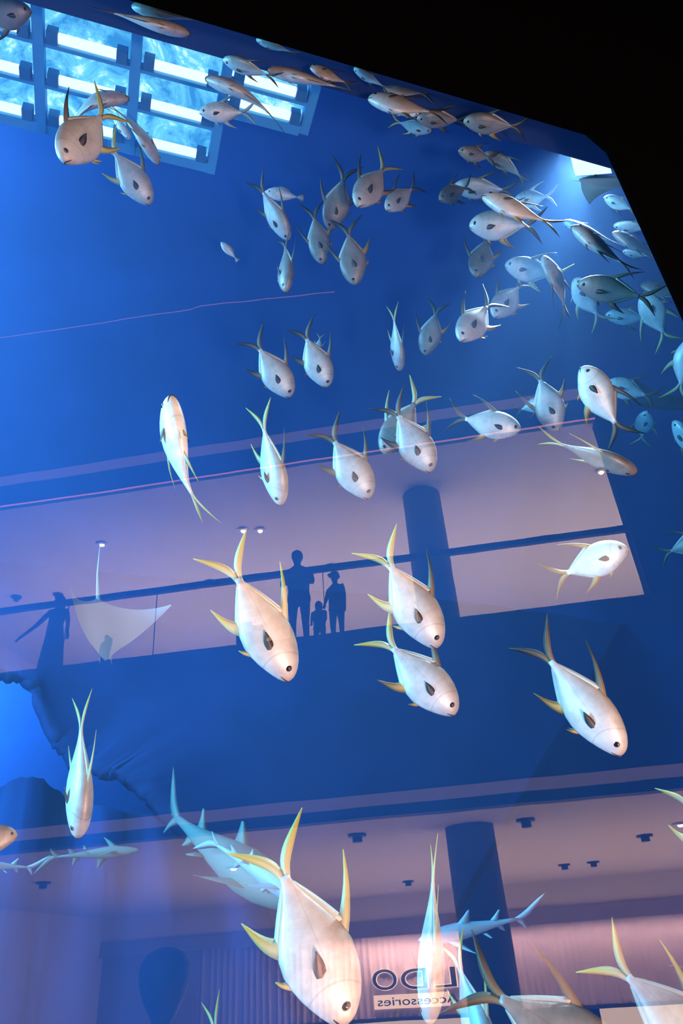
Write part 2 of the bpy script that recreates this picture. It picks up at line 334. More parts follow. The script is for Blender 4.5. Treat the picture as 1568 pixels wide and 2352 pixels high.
for i in range(len(inner)-1):
    for j in range(NB-1): fs.append((i*NB+j, i*NB+j+1, (i+1)*NB+j+1, (i+1)*NB+j))
base = len(vs)
ro = mesh('rockwork', vs, fs, MAT['rock'], None, None, True, None, False)
md = ro.modifiers.new('thick', 'SOLIDIFY'); md.thickness = 0.12; md.offset = 0
tag(ro, 'dark blue ragged rock face beside the bright opening at the lower left', 'rock')

random.seed(11)
edge2 = [(-80, 1835), (0, 1812), (50, 1788), (100, 1792), (150, 1828), (230, 1852), (345, 1872), (600, 2060), (800, 2400), (900, 2800)]
vs, fs, n2 = [], [], 0
for a, b in zip(edge2, edge2[1:]):
    for q in range(4):
        t = q/4; p = onplane(a[0]*(1-t)+b[0]*t, a[1]*(1-t)+b[1]*t+random.uniform(-4, 4), 9.2)
        for j in range(6):
            u = j/5; d = noise.fractal(Vector((p.x, u*3, 7))*.8, 1, 2, 4)*.25
            vs.append((p.x, 9.2-d-u*1.2, p.z*(1-u)+.02*u)); 
        for j in range(6, 8): vs.append((p.x, 9.2+(j-5)*.12, p.z*.6+(7-j)*.2 if j == 6 else .02))
        n2 += 1
for i in range(n2-1):
    for a, b in ((0, 1), (1, 2), (2, 3), (3, 4), (4, 5), (0, 6), (6, 7)): fs.append((i*8+a, i*8+b, (i+1)*8+b, (i+1)*8+a))
rm = mesh('rock_mound', vs, fs, MAT['rock'], None, None, True, None, True)
tag(rm, 'low dark blue rock mound under the bright opening at the lower left', 'rock')

# lit grid of the surface lighting, level, hanging under the ceiling
ZG = CZ+8.4
def ong(px, py, z=ZG):
    r = ray(px, py); return EYE+r*((z-CZ)/r.z)
gr = empty('surface_light_grid', ong(300, 200)); tag(gr, 'brightly lit pale blue grid over the tank at the upper left', 'light grid')
gr.location = (0, 4.6, ZG)
GXB = [-2.38, -1.40, -0.42, 0.54, 1.52]
def gbox(name, a, b, c, d, e, f, mat, par=None):
    mb = MB(); mb.box(a, b, c, d, e, f); return mb.done(name, mat, par or gr, gr.location)
frames = {}
for i, x in enumerate(GXB):
    ye = 4.66 if i == 4 else 5.44
    o = gbox('rail', x-.055, x+.055, 3.3, ye, ZG-.06, ZG+.08, MAT['grid'])
for i in range(4):
    xa, xb_ = GXB[i]+.055, GXB[i+1]-.055
    rws = (3.92, 4.36, 4.80, 5.26) if i < 3 else (3.92, 4.24, 4.52)
    for q, y in enumerate(rws):
        last = q == len(rws)-1
        gbox('cross_bar', xa, xb_, y+.06, y+(.18 if last else .10), ZG-.05, ZG+.05, MAT['grid'])
        t = gbox('light_tube', xa+.05, xb_-.05, y-.045, y+.040, ZG-.03, ZG+.03, MAT['whitebar']); t['label'] = 'white glowing tube'
        for xx in (xa+.03, xb_-.14):
            gbox('clamp', xx, xx+.11, y-.08, y+.05, ZG-.08, ZG+.06, MAT['clamp'])
        ya = 3.3 if q == 0 else rws[q-1]+.10
        gbox('water_panel', xa, xb_, ya, y+.06, ZG+.09, ZG+.11, MAT['sky'])
# white light opening over the right end of the tank
def ong(px, py, z=ZG):
    r = ray(px, py); return EYE+r*((z-CZ)/r.z)
q = [ong(a, b, CZ+8.0) for a, b in ((1308, 345), (1400, 380), (1405, 398), (1322, 404))]
mb = MB(); k = [tuple(v) for v in q]+[(v.x, v.y, v.z+.1) for v in q]; mb.add(k, BF)
o = mb.done('light_opening', MAT['white_light'], None, q[0]); tag(o, 'small white glowing light opening over the far right end of the tank', 'light')

# ---------------------------------------------------------------- the atrium behind the viewer, seen mirrored
SE, SL = 3.68, -13.0
def st(o, label=None): return tag(o, label, kind='structure')
# gallery floor (upper) and concourse ceiling (lower)
st(mallbox('trim_3', SL, 22, 12.0, 12.35, 2.27, 5.05, MAT['fascia']), 'dark slab edge of the upper gallery')
st(mallbox('trim_4', SL, 22, 12.02, 12.3, 2.09, 2.27, MAT['glow_strip']), 'pale moulding under the dark slab edge, glow set in its material')
st(mallbox('trim_5', SL, 22, 12.04, 12.3, 1.93, 2.09, MAT['fascia']), 'dark band painted as shade below the pale moulding')  # dark material stands in for the unlit part below the glow
st(mallbox('floor_gallery', SL, 22, 12.35, 26, 4.8, 5.0, MAT['fascia']))
st(mallbox('ceiling_concourse', SL, 22, 12.3, 30, 1.93, 2.1, MAT['ceil']))
st(mallbox('ceiling_gallery', SL, 22, 12.1, 26, 8.87, 9.0, MAT['ceil']))
st(mallbox('trim_6', SL, SE, 12.0, 12.1, 8.87, 9.45, MAT['fascia']), 'dark upper fascia over the gallery')
st(mallbox('trim_7', SL, SE, 12.0, 12.1, 9.45, 9.72, MAT['glow_strip']), 'pale moulding over the upper fascia, glow set in its material')
st(mallbox('wall_gallery_back', SL, 22, 26, 26.3, 5.0, 9.0, MAT['ceil']))
st(mallbox('wall_gallery_end', SE, 22, 11.98, 12.3, 5.05, 14.5, MAT['black']), 'black wall closing the gallery')
st(mallbox('wall_concourse_end', SL-.3, SL, 12, 30, -4, 9, MAT['ceil']))
st(mallbox('floor_atrium', SL, 22, 6.0, 30, -4.2, -4.0, MAT['metal']))
def strip(name, label, mat, pts, r):
    mb = MB(); P_ = [mall(*p) for p in pts]; mb.tube(P_, [r]*len(P_), 6); o = mb.done(name, mat, None, P_[0]); tag(o, label, 'light strip'); return o
strip('light_strip', 'thin orange light line along the edge of the gallery ceiling', MAT['led'], [(SL, 11.95, 8.86), (SE, 11.95, 8.86)], 0.017)
strip('light_strip', 'faint pink light line high above the gallery, ending in mid air', MAT['led2'], [(SL, 11.9, 14.25), (-6.2, 11.9, 14.0), (-4.9, 11.9, 13.95), (-4.6, 11.9, 14.02), (-1.27, 11.9, 13.68)], 0.012)
# handrail and clear balustrade panes
def mallthing(name, s, t, z, label, cat, group=None):
    e = empty(name, mall(s, t, z)); return tag(e, label, cat, group)
def mpart(par, name, s0, s1, t0, t1, za, zb, mat):
    return mallbox(name, s0, s1, t0, t1, za, zb, mat, par, par.location)
hr = mallthing('handrail', SL, 12.0, 6.29, 'dark handrail running along the glazed gallery balustrade', 'railing')
mpart(hr, 'rail', SL, SE, 11.94, 12.04, 6.29, 6.40, MAT['metal'])
m, nt, n, l = newmat('balustrade_pane'); p = n['Principled BSDF']; p.inputs['Base Color'].default_value = (0.6, 0.5, 0.5, 1); p.inputs['Roughness'].default_value = 0.3
tomix(m, 0.93); MAT['bal'] = m
seams = [SL, -10.6, -8.8, -6.98, -5.18, -3.59, -1.95, SE]
where = ['at the far end beyond the frame', 'left of the woman with the outstretched arm', 'behind the woman with the outstretched arm', 'beside the small child with the ponytail', 'between the child and the dark bin', 'in front of the standing man', 'crossing the round column, longest of all']
for i, (a, b) in enumerate(zip(seams, seams[1:])):
    e = mallthing('balustrade_pane', a, 12, 5.05, 'clear glass balustrade pane '+where[i], 'glass panel', 'glass balustrade panes') if a > -10.7 else mallthing('balustrade_pane', a, 12, 5.05, 'clear glass balustrade pane '+where[0], 'glass panel', 'glass balustrade panes')
    mpart(e, 'pane', a+.012, b-.012, 11.985, 11.997, 5.0, 6.29, MAT['bal'])
    mpart(e, 'seam', b-.006, b+.006, 11.98, 12.0, 5.0, 6.29, MAT['metal'])
# round column through both floors
def column(z0_, z1_, label):
    c = mallthing('round_column', 0.09, 13.9, z0_, label, 'column')
    mb = MB(); mb.tube([mall(.09, 13.9, z) for z in (z0_, z1_)], [.42]*2, 32); mb.done('shaft', MAT['column'], c, c.location, True)
    mb = MB()
    for z in (z0_+1.0, z0_+2.1): mb.tube([mall(.09, 13.9, z) for z in (z, z+.02)], [.425]*2, 32)
    mb.done('joint_ring', MAT['metal'], c, c.location)
column(5.0, 8.87, 'round grey column standing on the upper gallery'); column(-4.0, 1.93, 'round grey column in front of the shop sign')
# downlights
def downlight(s, t, z, label, group, lit, r=.10):
    c = mallthing('downlight', s, t, z, label, 'ceiling light', group)
    mb = MB(); mb.tube([mall(s, t, zz) for zz in (z-.02, z+.02)], [r, r], 20); mb.done('ring', MAT['strip'] if lit else MAT['metal'], c, c.location)
    mb = MB(); mb.tube([mall(s, t, zz) for zz in (z-.05-(0 if lit else .06), z-.01)], [r*(.3 if lit else .55), r*.5], 16); mb.done('bulb', MAT['bulb'] if lit else MAT['metal'], c, c.location)
def dl(px, py, zc, label, group, lit, r=.10):
    v = ray(px, py); k = (zc)/v.z; q = v*k; downlight(q.dot(B_), q.dot(O_), zc, label, group, lit, r)
for px, py, lab, lit in ((235, 1250, 'lit downlight in the gallery ceiling above the child', True), (1380, 1083, 'lit downlight near the right end of the gallery ceiling', True), (558, 1217, 'lit downlight, first of a pair beside the yellow tail', True), (597, 1217, 'lit downlight, second of a pair beside the yellow tail', True),
                         (37, 1372, 'unlit downlight above the outstretched arm', False), (133, 1366, 'unlit downlight over the head of the woman', False), (482, 1337, 'unlit downlight just over the handrail between the figures', False), (759, 1301, 'unlit downlight over the man in the cap', False)):
    dl(px, py, 8.85, lab, 'gallery ceiling lights', lit, .13)
for px, py, lab, lit in ((1207, 1884, 'dark spotlight over the shop, beside the round column', False), (1480, 1919, 'dark spotlight near the right end of the concourse ceiling', False), (937, 2026, 'dark spotlight between the big pompano and the back-turned one', False),
                         (100, 2028, 'unlit ceiling downlight low above the violet balloon end', False), (820, 1919, 'thin recessed light above the big pompano', False), (1295, 1987, 'thin recessed light, first of two right of the column', False), (1362, 1981, 'thin recessed light, second of two right of the column', False), (537, 1993, 'bright rimmed downlight seen over the pale shark belly', True), (1562, 1892, 'pale ringed downlight at the far right edge', True)):
    dl(px, py, 1.91, lab, 'concourse ceiling lights', lit, .16)
# shop front: bulkhead, fluted wall, lettering, lit opening
TS = 28.0; KS = TS/19.0
st(mallbox('trim_8', SL, 22, TS-.35, TS+.2, .80*KS, 1.95, MAT['ceil']), 'pale bulkhead over the shop front')
st(mallbox('trim_9', SL, 22, TS-.45, TS+.2, .50*KS, .80*KS, MAT['bulk']), 'mauve band over the fluted shop wall')
mb = MB(); s = -9.5; vs = []; i = 0
zt, zb = .50*KS, -1.02*KS
prof = []
while s < 14:
    prof += [(s, TS), (s+.09, TS-.05), (s+.18, TS)]; s += .21+(0.10 if i % 5 == 0 else 0); i += 1
for (a, t) in prof: vs += [tuple(mall(a, t, zb)), tuple(mall(a, t, zt))]
fs = [(2*i, 2*i+1, 2*i+3, 2*i+2) for i in range(len(prof)-1)]
st(mesh('wall_shop', vs, fs, MAT['shopwall']), 'fluted shop front wall carrying the lettering')
st(mallbox('trim_10', -9.5, 14, TS-.12, TS+.1, zb-.10, zb, MAT['metal']), 'thin dark ledge under the fluted wall')
st(mallbox('trim_11', SL, -9.5, TS-.12, TS+.1, -4, zt, MAT['bulk']), 'plain dim shop wall at the far side')
for a, b, lab in ((-5.0, 0.1, 'lit shop opening below the lettering'), (3.35, 9, 'bright lit shop opening at the lower right')):
    o = mallbox('shop_opening', a, b, TS, TS+.1, -4, zb-.10, MAT['shopglow'], None, mall(a, TS, -4)); tag(o, lab, 'lit shop window')
o = mallbox('sign_panel', -3.62, -1.2, TS-.10, TS-.02, -.86*KS, -.60*KS, MAT['signbox'], None, mall(-3.6, TS, -.8*KS)); tag(o, 'lit panel behind the word Accessories on the shop front', 'sign panel')
def lettering(name, text, s_right, s_left, z_base, height, label, mat, depth, back=None):
    cu = bpy.data.curves.new(name, 'FONT'); cu.body = text; cu.extrude = depth; cu.size = 1
    to = bpy.data.objects.new(name+'_tmp', cu); COL.objects.link(to); bpy.context.view_layer.update()
    me0 = bpy.data.meshes.new_from_object(to.evaluated_get(bpy.context.evaluated_depsgraph_get())); bpy.data.objects.remove(to)
    xs = [v.co.x for v in me0.vertices]; ys = [v.co.y for v in me0.vertices if True]
    ax, bx = min(xs), max(xs); cap = 0.73
    me = me0
    org = mall(s_right, TS, z_base)
    for v in me.vertices:
        u = (v.co.x-ax)/(bx-ax); s = s_right+(s_left-s_right)*u
        v.co = mall(s, TS-.12-depth+v.co.z*1.0, z_base+v.co.y/cap*height)-org
    me.materials.clear(); me.materials.append(mat)
    o = bpy.data.objects.new(name, me); COL.objects.link(o); o.location = org; tag(o, label, 'sign lettering'); return o
E_ = KS
# letter by letter so that each keeps its width; the first A stands behind the column
for ch, sr, sl in (('A', .72, .0), ('L', -.92, -1.62), ('D', -1.83, -2.68), ('O', -2.82, -3.60)):
    zo = -.52*KS if ch in 'AL' else (-.515*KS if ch == 'D' else -.50*KS)
    for nm, mt, dp, gx in (('letter', MAT['fascia'], .03, 0), ):
        o = lettering('letter', ch, sr*1.0+.0, sl*1.0, zo, .40*KS, 'large dark capital letter %s of the shop name, halo lit' % ch, mt, dp)
        cu = bpy.data.curves.new('halo', 'FONT'); cu.body = ch; cu.offset = .022; cu.extrude = .004
        to = bpy.data.objects.new('halo_tmp', cu); COL.objects.link(to); bpy.context.view_layer.update()
        me = bpy.data.meshes.new_from_object(to.evaluated_get(bpy.context.evaluated_depsgraph_get())); bpy.data.objects.remove(to)
        xs = [v.co.x for v in me.vertices]; ax, bx = min(xs)+.022, max(xs)-.022
        for v in me.vertices:
            u = (v.co.x-ax)/(bx-ax); s = sr+(sl-sr)*u
            v.co = mall(s, TS-.075+v.co.z, zo+v.co.y/.73*.40*KS)-o.location
        me.materials.clear(); me.materials.append(MAT['halo'])
        ho = bpy.data.objects.new('halo', me); COL.objects.link(ho); ho.parent = o; ho['label'] = 'glowing rim'
lettering('lettering', 'Accessories', -.93, -3.50, -.80*KS, .17*KS, 'small dark word Accessories on the lit panel under the shop name', MAT['fascia'], .02)
area('sign_wash', mall(-2.1, TS-.8, .30*KS), mall(-2.1, TS, -.9*KS), 3.4, .25, 560, (1, .6, .45))
area('shop_front_wash', mall(3.5, TS-.6, .40*KS), mall(3.5, TS, -1.2), 18, .2, 1500, (1, .6, .5))

# ---------------------------------------------------------------- people on the gallery
def person(label, s, t, zfeet, height, mats, arms, hat=None, hair=None, skirt=False, turn=0):
    root = mallthing('person', s, t, zfeet, label, 'person', None)
    k = height/1.75
    def L(u, w, z):  # u along the balcony, w towards the viewer
        c, s_ = math.cos(turn), math.sin(turn)
        return mall(s+(u*c-w*s_)*k, t-(u*s_+w*c)*k, zfeet+z*k)-root.location
    V_, E2, Rr = [], [], []
    def v(p, r): V_.append(L(*p)); Rr.append(r*k); return len(V_)-1
    pel = v((0, 0, .95), .155); w_ = v((0, 0, 1.12), .13); ch = v((0, 0.01, 1.32), .165); nk0 = v((0, 0, 1.46), .075); nk = v((0, 0.01, 1.53), .055); E2 += [(pel, w_), (w_, ch), (ch, nk0), (nk0, nk)]
    hd = v((0, .02, 1.60), .085); h2 = v((0, .02, 1.68), .095); h3 = v((0, .01, 1.73), .06); E2 += [(nk, hd), (hd, h2), (h2, h3)]
    ns = v((0, .105, 1.635), .018); E2 += [(h2, ns)]
    for sg in (-1, 1):
        hp = v((sg*.10, 0, .86), .11); kn = v((sg*.11, .02, .48), .068); an = v((sg*.11, 0, .09), .045); ft = v((sg*.12, .16, .035), .035); E2 += [(pel, hp), (hp, kn), (kn, an), (an, ft)]
        sh = v((sg*.19, 0, 1.41), .065); E2.append((ch, sh))
        el, wr = arms[0 if sg < 0 else 1]
        a = v(el, .045); b = v(wr, .030); E2 += [(sh, a), (a, b)]
        d = (Vector(wr)-Vector(el)).normalized()
        pm = v(tuple(Vector(wr)+d*.06), .034); E2.append((b, pm))
        sd = d.cross(Vector((0, 0, 1))).normalized() if abs(d.z) < .9 else Vector((1, 0, 0))
        for q in (-1.5, -.5, .5, 1.5):
            f1 = v(tuple(Vector(wr)+d*.12+sd*q*.020), .010); f2 = v(tuple(Vector(wr)+d*(.17-.01*abs(q))+sd*q*.024-Vector((0, 0, .012))), .008); E2 += [(pm, f1), (f1, f2)]
        th = v(tuple(Vector(wr)+d*.07+sd*.055), .011); E2.append((pm, th))
    me = bpy.data.meshes.new('body'); me.from_pydata([tuple(p) for p in V_], E2, []); o = bpy.data.objects.new('body', me); COL.objects.link(o); o.parent = root
    me.materials.append(mats[0])
    sk = o.modifiers.new('skin', 'SKIN'); sv = me.skin_vertices[0].data
    for i, r in enumerate(Rr): sv[i].radius = (r, r)
    sv[0].use_root = True
    o.modifiers.new('sub', 'SUBSURF').levels = 1; o.modifiers['sub'].render_levels = 1
    # face details, hair, garment as children
    def loc_mesh(name, rings, mat):
        mb = MB(); n_ = 14
        for (cz, cw, ru, rw) in rings:
            for j in range(n_):
                a = 2*math.pi*j/n_; mb.v.append(tuple(L(math.cos(a)*ru, cw+math.sin(a)*rw, cz)))
        for i in range(len(rings)-1):
            for j in range(n_): mb.f.append((i*n_+j, i*n_+(j+1) % n_, (i+1)*n_+(j+1) % n_, (i+1)*n_+j))
        mb.f += [tuple(range(n_)), tuple((len(rings)-1)*n_+j for j in range(n_))]
        return mb.done(name, mat, root, None, True)
    for sg in (-1, 1): loc_mesh('eye', [(1.675, .105, .004, .002), (1.68, .107, .010, .006), (1.685, .105, .004, .002)], MAT['hair']).data
    if hair == 'bob': loc_mesh('hair', [(1.50, -.03, .10, .07), (1.60, -.02, .118, .10), (1.70, -.01, .115, .115), (1.77, -.01, .07, .08)], MAT['hair'])
    elif hair == 'top': loc_mesh('hair', [(1.65, -.02, .088, .092), (1.69, -.01, .100, .104), (1.74, .0, .099, .102), (1.785, .0, .080, .084), (1.812, 0, .045, .05), (1.82, 0, .015, .015)], MAT['hair'])
    elif hair == 'tail':
        loc_mesh('hair', [(1.62, -.03, .10, .09), (1.70, -.01, .11, .11), (1.77, -.01, .06, .07)], MAT['hair'])
        mb = MB(); mb.tube([L(.06, -.08, 1.70), L(.12, -.12, 1.60), L(.12, -.12, 1.40), L(.10, -.10, 1.25)], [.03, .045, .035, .01]); mb.done('ponytail', MAT['hair'], root, None, True)
    if hat: loc_mesh('cap', [(1.70, .04, .13, .19), (1.72, .02, .118, .125), (1.80, 0, .10, .10), (1.83, 0, .03, .03)], MAT['cloth_dark'])
    if skirt: loc_mesh('skirt', [(.10, 0, .26, .22), (.5, 0, .23, .19), (.9, 0, .18, .15), (1.06, 0, .15, .12)], mats[1])
    else:
        loc_mesh('shirt', [(.86, 0, .205, .15), (1.05, 0, .175, .14), (1.30, 0, .21, .15), (1.43, 0, .20, .11), (1.50, 0, .08, .08)], mats[1])
    return root
DK, MD = MAT['cloth_dark'], MAT['cloth_mid']
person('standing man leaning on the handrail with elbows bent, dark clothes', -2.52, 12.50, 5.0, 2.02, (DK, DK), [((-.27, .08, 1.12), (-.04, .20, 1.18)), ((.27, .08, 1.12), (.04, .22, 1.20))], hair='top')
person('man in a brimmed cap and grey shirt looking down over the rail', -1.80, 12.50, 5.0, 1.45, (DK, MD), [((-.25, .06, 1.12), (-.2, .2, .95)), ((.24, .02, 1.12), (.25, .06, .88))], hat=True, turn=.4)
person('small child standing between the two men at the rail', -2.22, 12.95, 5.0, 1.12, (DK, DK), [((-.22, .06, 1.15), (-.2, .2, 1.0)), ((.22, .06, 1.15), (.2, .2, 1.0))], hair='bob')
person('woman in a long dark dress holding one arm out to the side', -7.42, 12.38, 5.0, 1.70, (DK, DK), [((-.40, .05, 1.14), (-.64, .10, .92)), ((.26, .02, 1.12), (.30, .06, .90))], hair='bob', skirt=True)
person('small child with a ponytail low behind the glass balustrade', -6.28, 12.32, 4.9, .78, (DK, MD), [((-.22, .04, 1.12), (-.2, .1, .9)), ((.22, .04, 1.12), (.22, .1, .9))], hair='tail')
bn = mallthing('bin', -3.45, 12.45, 5.0, 'squat dark bin with a rounded lid beside the standing man', 'bin')
mpart(bn, 'body', -3.68, -3.22, 12.3, 12.7, 5.0, 5.42, DK); mpart(bn, 'lid', -3.72, -3.18, 12.27, 12.73, 5.42, 5.50, MAT['metal']); mpart(bn, 'flap', -3.62, -3.40, 12.25, 12.4, 5.50, 5.58, MAT['metal'])
# balloon on a stick, standing in the atrium between the viewer's side and the gallery
bl = mallthing('balloon', -3.02, 8, -3.9, 'violet pear shaped balloon upright on a thick stick', 'balloon')
v = ray(377, 2250); k = 8/v.dot(O_); q = v*k; bs, bz = q.dot(B_), q.z
mb = MB(); R1 = .25
prof = [(-.44, .045), (-.40, .06), (-.30, .12), (-.18, .19), (-.06, .235), (.05, .25), (.14, .235), (.22, .17), (.265, .07), (.275, .01)]
mb.tube([mall(bs, 8, bz+a) for a, b in prof], [b for a, b in prof], 28); mb.done('envelope', MAT['balloon'], bl, bl.location, True)
mb = MB(); mb.tube([mall(bs, 8, bz-.42), mall(bs, 8, -4.0)], [.03, .03], 10); mb.done('stick', MAT['balloon'], bl, bl.location)

# ---------------------------------------------------------------- fish
def lens(pathL, pathT, th0, th1):
    """closed fin blade between a leading and a trailing edge; rows base -> tip"""
    v, f, a = [], [], []; n_ = len(pathL)
    for i in range(n_):
        s = i/(n_-1); th = th0*(1-s)+th1*s
        A, B2 = Vector(pathL[i]), Vector(pathT[i]); M_ = (A+B2)/2
        v += [(A.x, A.y, A.z), (M_.x, M_.y+th, M_.z), (B2.x, B2.y, B2.z), (M_.x, M_.y-th, M_.z)]; a += [s]*4
    for i in range(n_-1):
        for j in range(4): f.append((4*i+j, 4*i+(j+1) % 4, 4*i+4+(j+1) % 4, 4*i+4+j))
    f += [(0, 1, 2, 3), tuple(4*(n_-1)+j for j in (3, 2, 1, 0))]
    return v, f, a
def interp(ctrl, n_):
    out = []; m_ = len(ctrl)-1
    for i in range(n_):
        u = i/(n_-1)*m_; k = min(int(u), m_-1); t = u-k
        p0, p1, p2, p3 = [Vector(ctrl[max(0, min(m_, k+d))]) for d in (-1, 0, 1, 2)]
        out.append(0.5*((2*p1)+(-p0+p2)*t+(2*p0-5*p1+4*p2-p3)*t*t+(-p0+3*p1-3*p2+p3)*t**3))
    return out
PX = [0, .008, .03, .06, .11, .17, .25, .34, .43, .53, .63, .73, .82, .90, .96, 1.0]
PU = [.010, .040, .074, .104, .140, .170, .198, .216, .221, .206, .168, .122, .080, .048, .034, .031]
PL = [-.018, -.038, -.062, -.086, -.115, -.145, -.180, -.208, -.224, -.218, -.180, -.130, -.084, -.049, -.034, -.031]
PW = [.012, .028, .048, .064, .080, .092, .101, .104, .100, .089, .073, .054, .037, .024, .017, .015]
def bendf(v, b):
    x, y, z = v; u = max(0, .15-x)   # x runs from +.5 (snout) to -.5 (tail stem)
    th = b*u*u*1.3; return (x, y+b*u*u*(1.0) if b else y, z) if not b else (x+abs(b)*u*u*.12, y*math.cos(th)+b*u*u, z)
def proto_fish(b, slim=1.0):
    root = empty('pompano', (0, 0, -50))
    n_ = 24; vs, fs = [], []
    for x, u, lo, w in zip(PX, PU, PL, PW):
        zc = (u+lo)/2; h = (u-lo)/2
        for j in range(n_):
            a = 2*math.pi*j/n_; c, s_ = math.cos(a), math.sin(a)
            e = 1.0
            yy = math.copysign(abs(c)**e, c)*w*(1.06 if True else 1); zz = math.copysign(abs(s_)**.95, s_)*h+zc
            vs.append(bendf((.5-x, yy, zz*slim), b))
    for i in range(len(PX)-1):
        for j in range(n_): fs.append((i*n_+j, i*n_+(j+1) % n_, (i+1)*n_+(j+1) % n_, (i+1)*n_+j))
    fs += [tuple(range(n_)), tuple((len(PX)-1)*n_+j for j in range(n_))]
    mesh('body', vs, fs, MAT['silver'], root, None, True)
    def fin(name, lead, trail, th, mat, fn=None, n2=9):
        A, B2 = interp(lead, n2), interp(trail, n2); v, f, a = lens(A, B2, th, .002)
        v = [fn(p) if fn else p for p in v]; v = [bendf(p, b) for p in v]
        return mesh(name, v, f, mat, root, None, True, a)
    z_ = lambda x, up: (lambda q: q)(0)
    # dorsal: tall swept lobe, then the low ridge
    fin('dorsal_fin', [(.06, 0, .20), (-.08, 0, .275), (-.26, 0, .345), (-.46, 0, .395)], [(-.06, 0, .18), (-.14, 0, .235), (-.28, 0, .315), (-.465, 0, .39)], .008, MAT['fin_d'])
    fin('dorsal_ridge', [(-.06, 0, .235), (-.2, 0, .172), (-.32, 0, .112), (-.44, 0, .045)], [(-.06, 0, .16), (-.2, 0, .11), (-.32, 0, .05), (-.44, 0, .015)], .008, MAT['fin_p'])
    fin('anal_fin', [(-.02, 0, -.20), (-.11, 0, -.265), (-.22, 0, -.305), (-.36, 0, -.335)], [(-.16, 0, -.14), (-.18, 0, -.20), (-.25, 0, -.262), (-.365, 0, -.33)], .010, MAT['fin_o'])
    fin('anal_ridge', [(-.10, 0, -.225), (-.2, 0, -.178), (-.32, 0, -.115), (-.44, 0, -.045)], [(-.10, 0, -.16), (-.2, 0, -.11), (-.32, 0, -.05), (-.44, 0, -.015)], .008, MAT['fin_p'])
    tf = []
    A = interp([(-.46, 0, .030), (-.56, 0, .065), (-.69, 0, .15), (-.86, 0, .27)], 10); B2 = interp([(-.50, 0, -.004), (-.60, 0, .012), (-.71, 0, .085), (-.865, 0, .265)], 10)
    v1, f1, a1 = lens(A, B2, .014, .002)
    A = interp([(-.46, 0, -.030), (-.56, 0, -.065), (-.68, 0, -.15), (-.83, 0, -.27)], 10); B2 = interp([(-.50, 0, .004), (-.60, 0, -.012), (-.70, 0, -.085), (-.835, 0, -.265)], 10)
    v2, f2, a2 = lens(A, B2, .014, .002)
    v = [bendf(p, b) for p in v1+v2]; mesh('tail_fin', v, f1+[tuple(i+len(v1) for i in q) for q in f2], MAT['fin_y'], root, None, True, a1+a2)
    for sg in (-1, 1):
        def sw(p, sg=sg):
            x, y, z = p; return (x, sg*(.090+(.23-x)*.30)+y, z)
        fin('pectoral_fin', [(.245, 0, -.028), (.19, 0, .002), (.12, 0, .020), (.03, 0, .006)], [(.244, 0, -.034), (.185, 0, -.052), (.11, 0, -.052), (.025, 0, -.002)], .006, MAT['pect'], sw)
        fin('pelvic_fin', [(.16, sg*.02, -.21), (.12, sg*.03, -.25), (.07, sg*.035, -.275)], [(.10, sg*.02, -.215), (.09, sg*.03, -.24), (.065, sg*.035, -.272)], .004, MAT['fin_o'], None, 5)
        mb = MB(); ex, ez = .395, .035; pr = [(0, .033), (.010, .031), (.018, .023), (.022, .010), (.023, .001)]
        for (yy, rr) in pr:
            for j in range(16): mb.v.append((rr*math.cos(j*math.pi/8), sg*yy, rr*math.sin(j*math.pi/8)))
        for i in range(len(pr)-1):
            for j in range(16): mb.f.append((i*16+j, i*16+(j+1) % 16, (i+1)*16+(j+1) % 16, (i+1)*16+j))
        mb.f.append(tuple(range(16)))
        e = mb.done('eye', MAT['eye'], root, None, True); e.location = (ex, sg*.066, ez)
    # mouth: a thin curved lip line around the snout
    mb = MB(); mb.tube([(.432, -.056, -.056), (.468, -.041, -.040), (.493, -.022, -.028), (.501, 0, -.024), (.493, .022, -.028), (.468, .041, -.040), (.432, .056, -.056)], [.003, .006, .008, .009, .008, .006, .003], 8)
    mb.done('mouth', MAT['mouth'], root, None, True)
    return root
PROTO = {0: proto_fish(0), 1: proto_fish(.35), -1: proto_fish(-.35), 2: proto_fish(.95), -2: proto_fish(-.95)}
used = set(); BEADS = []
FINSETS = {'y': ('fin_y', 'fin_y', 'fin_y'), 'd': ('fin_d', 'fin_d', 'fin_d'), 'o': ('fin_d', 'fin_o', 'fin_d'), 'm': ('fin_d', 'fin_y', 'fin_y'), 'p': ('fin_p', 'fin_p', 'fin_p'), 'g': ('fin_d', 'fin_o', 'fin_y'), 'a': ('fin_o', 'fin_o', 'fin_o')}
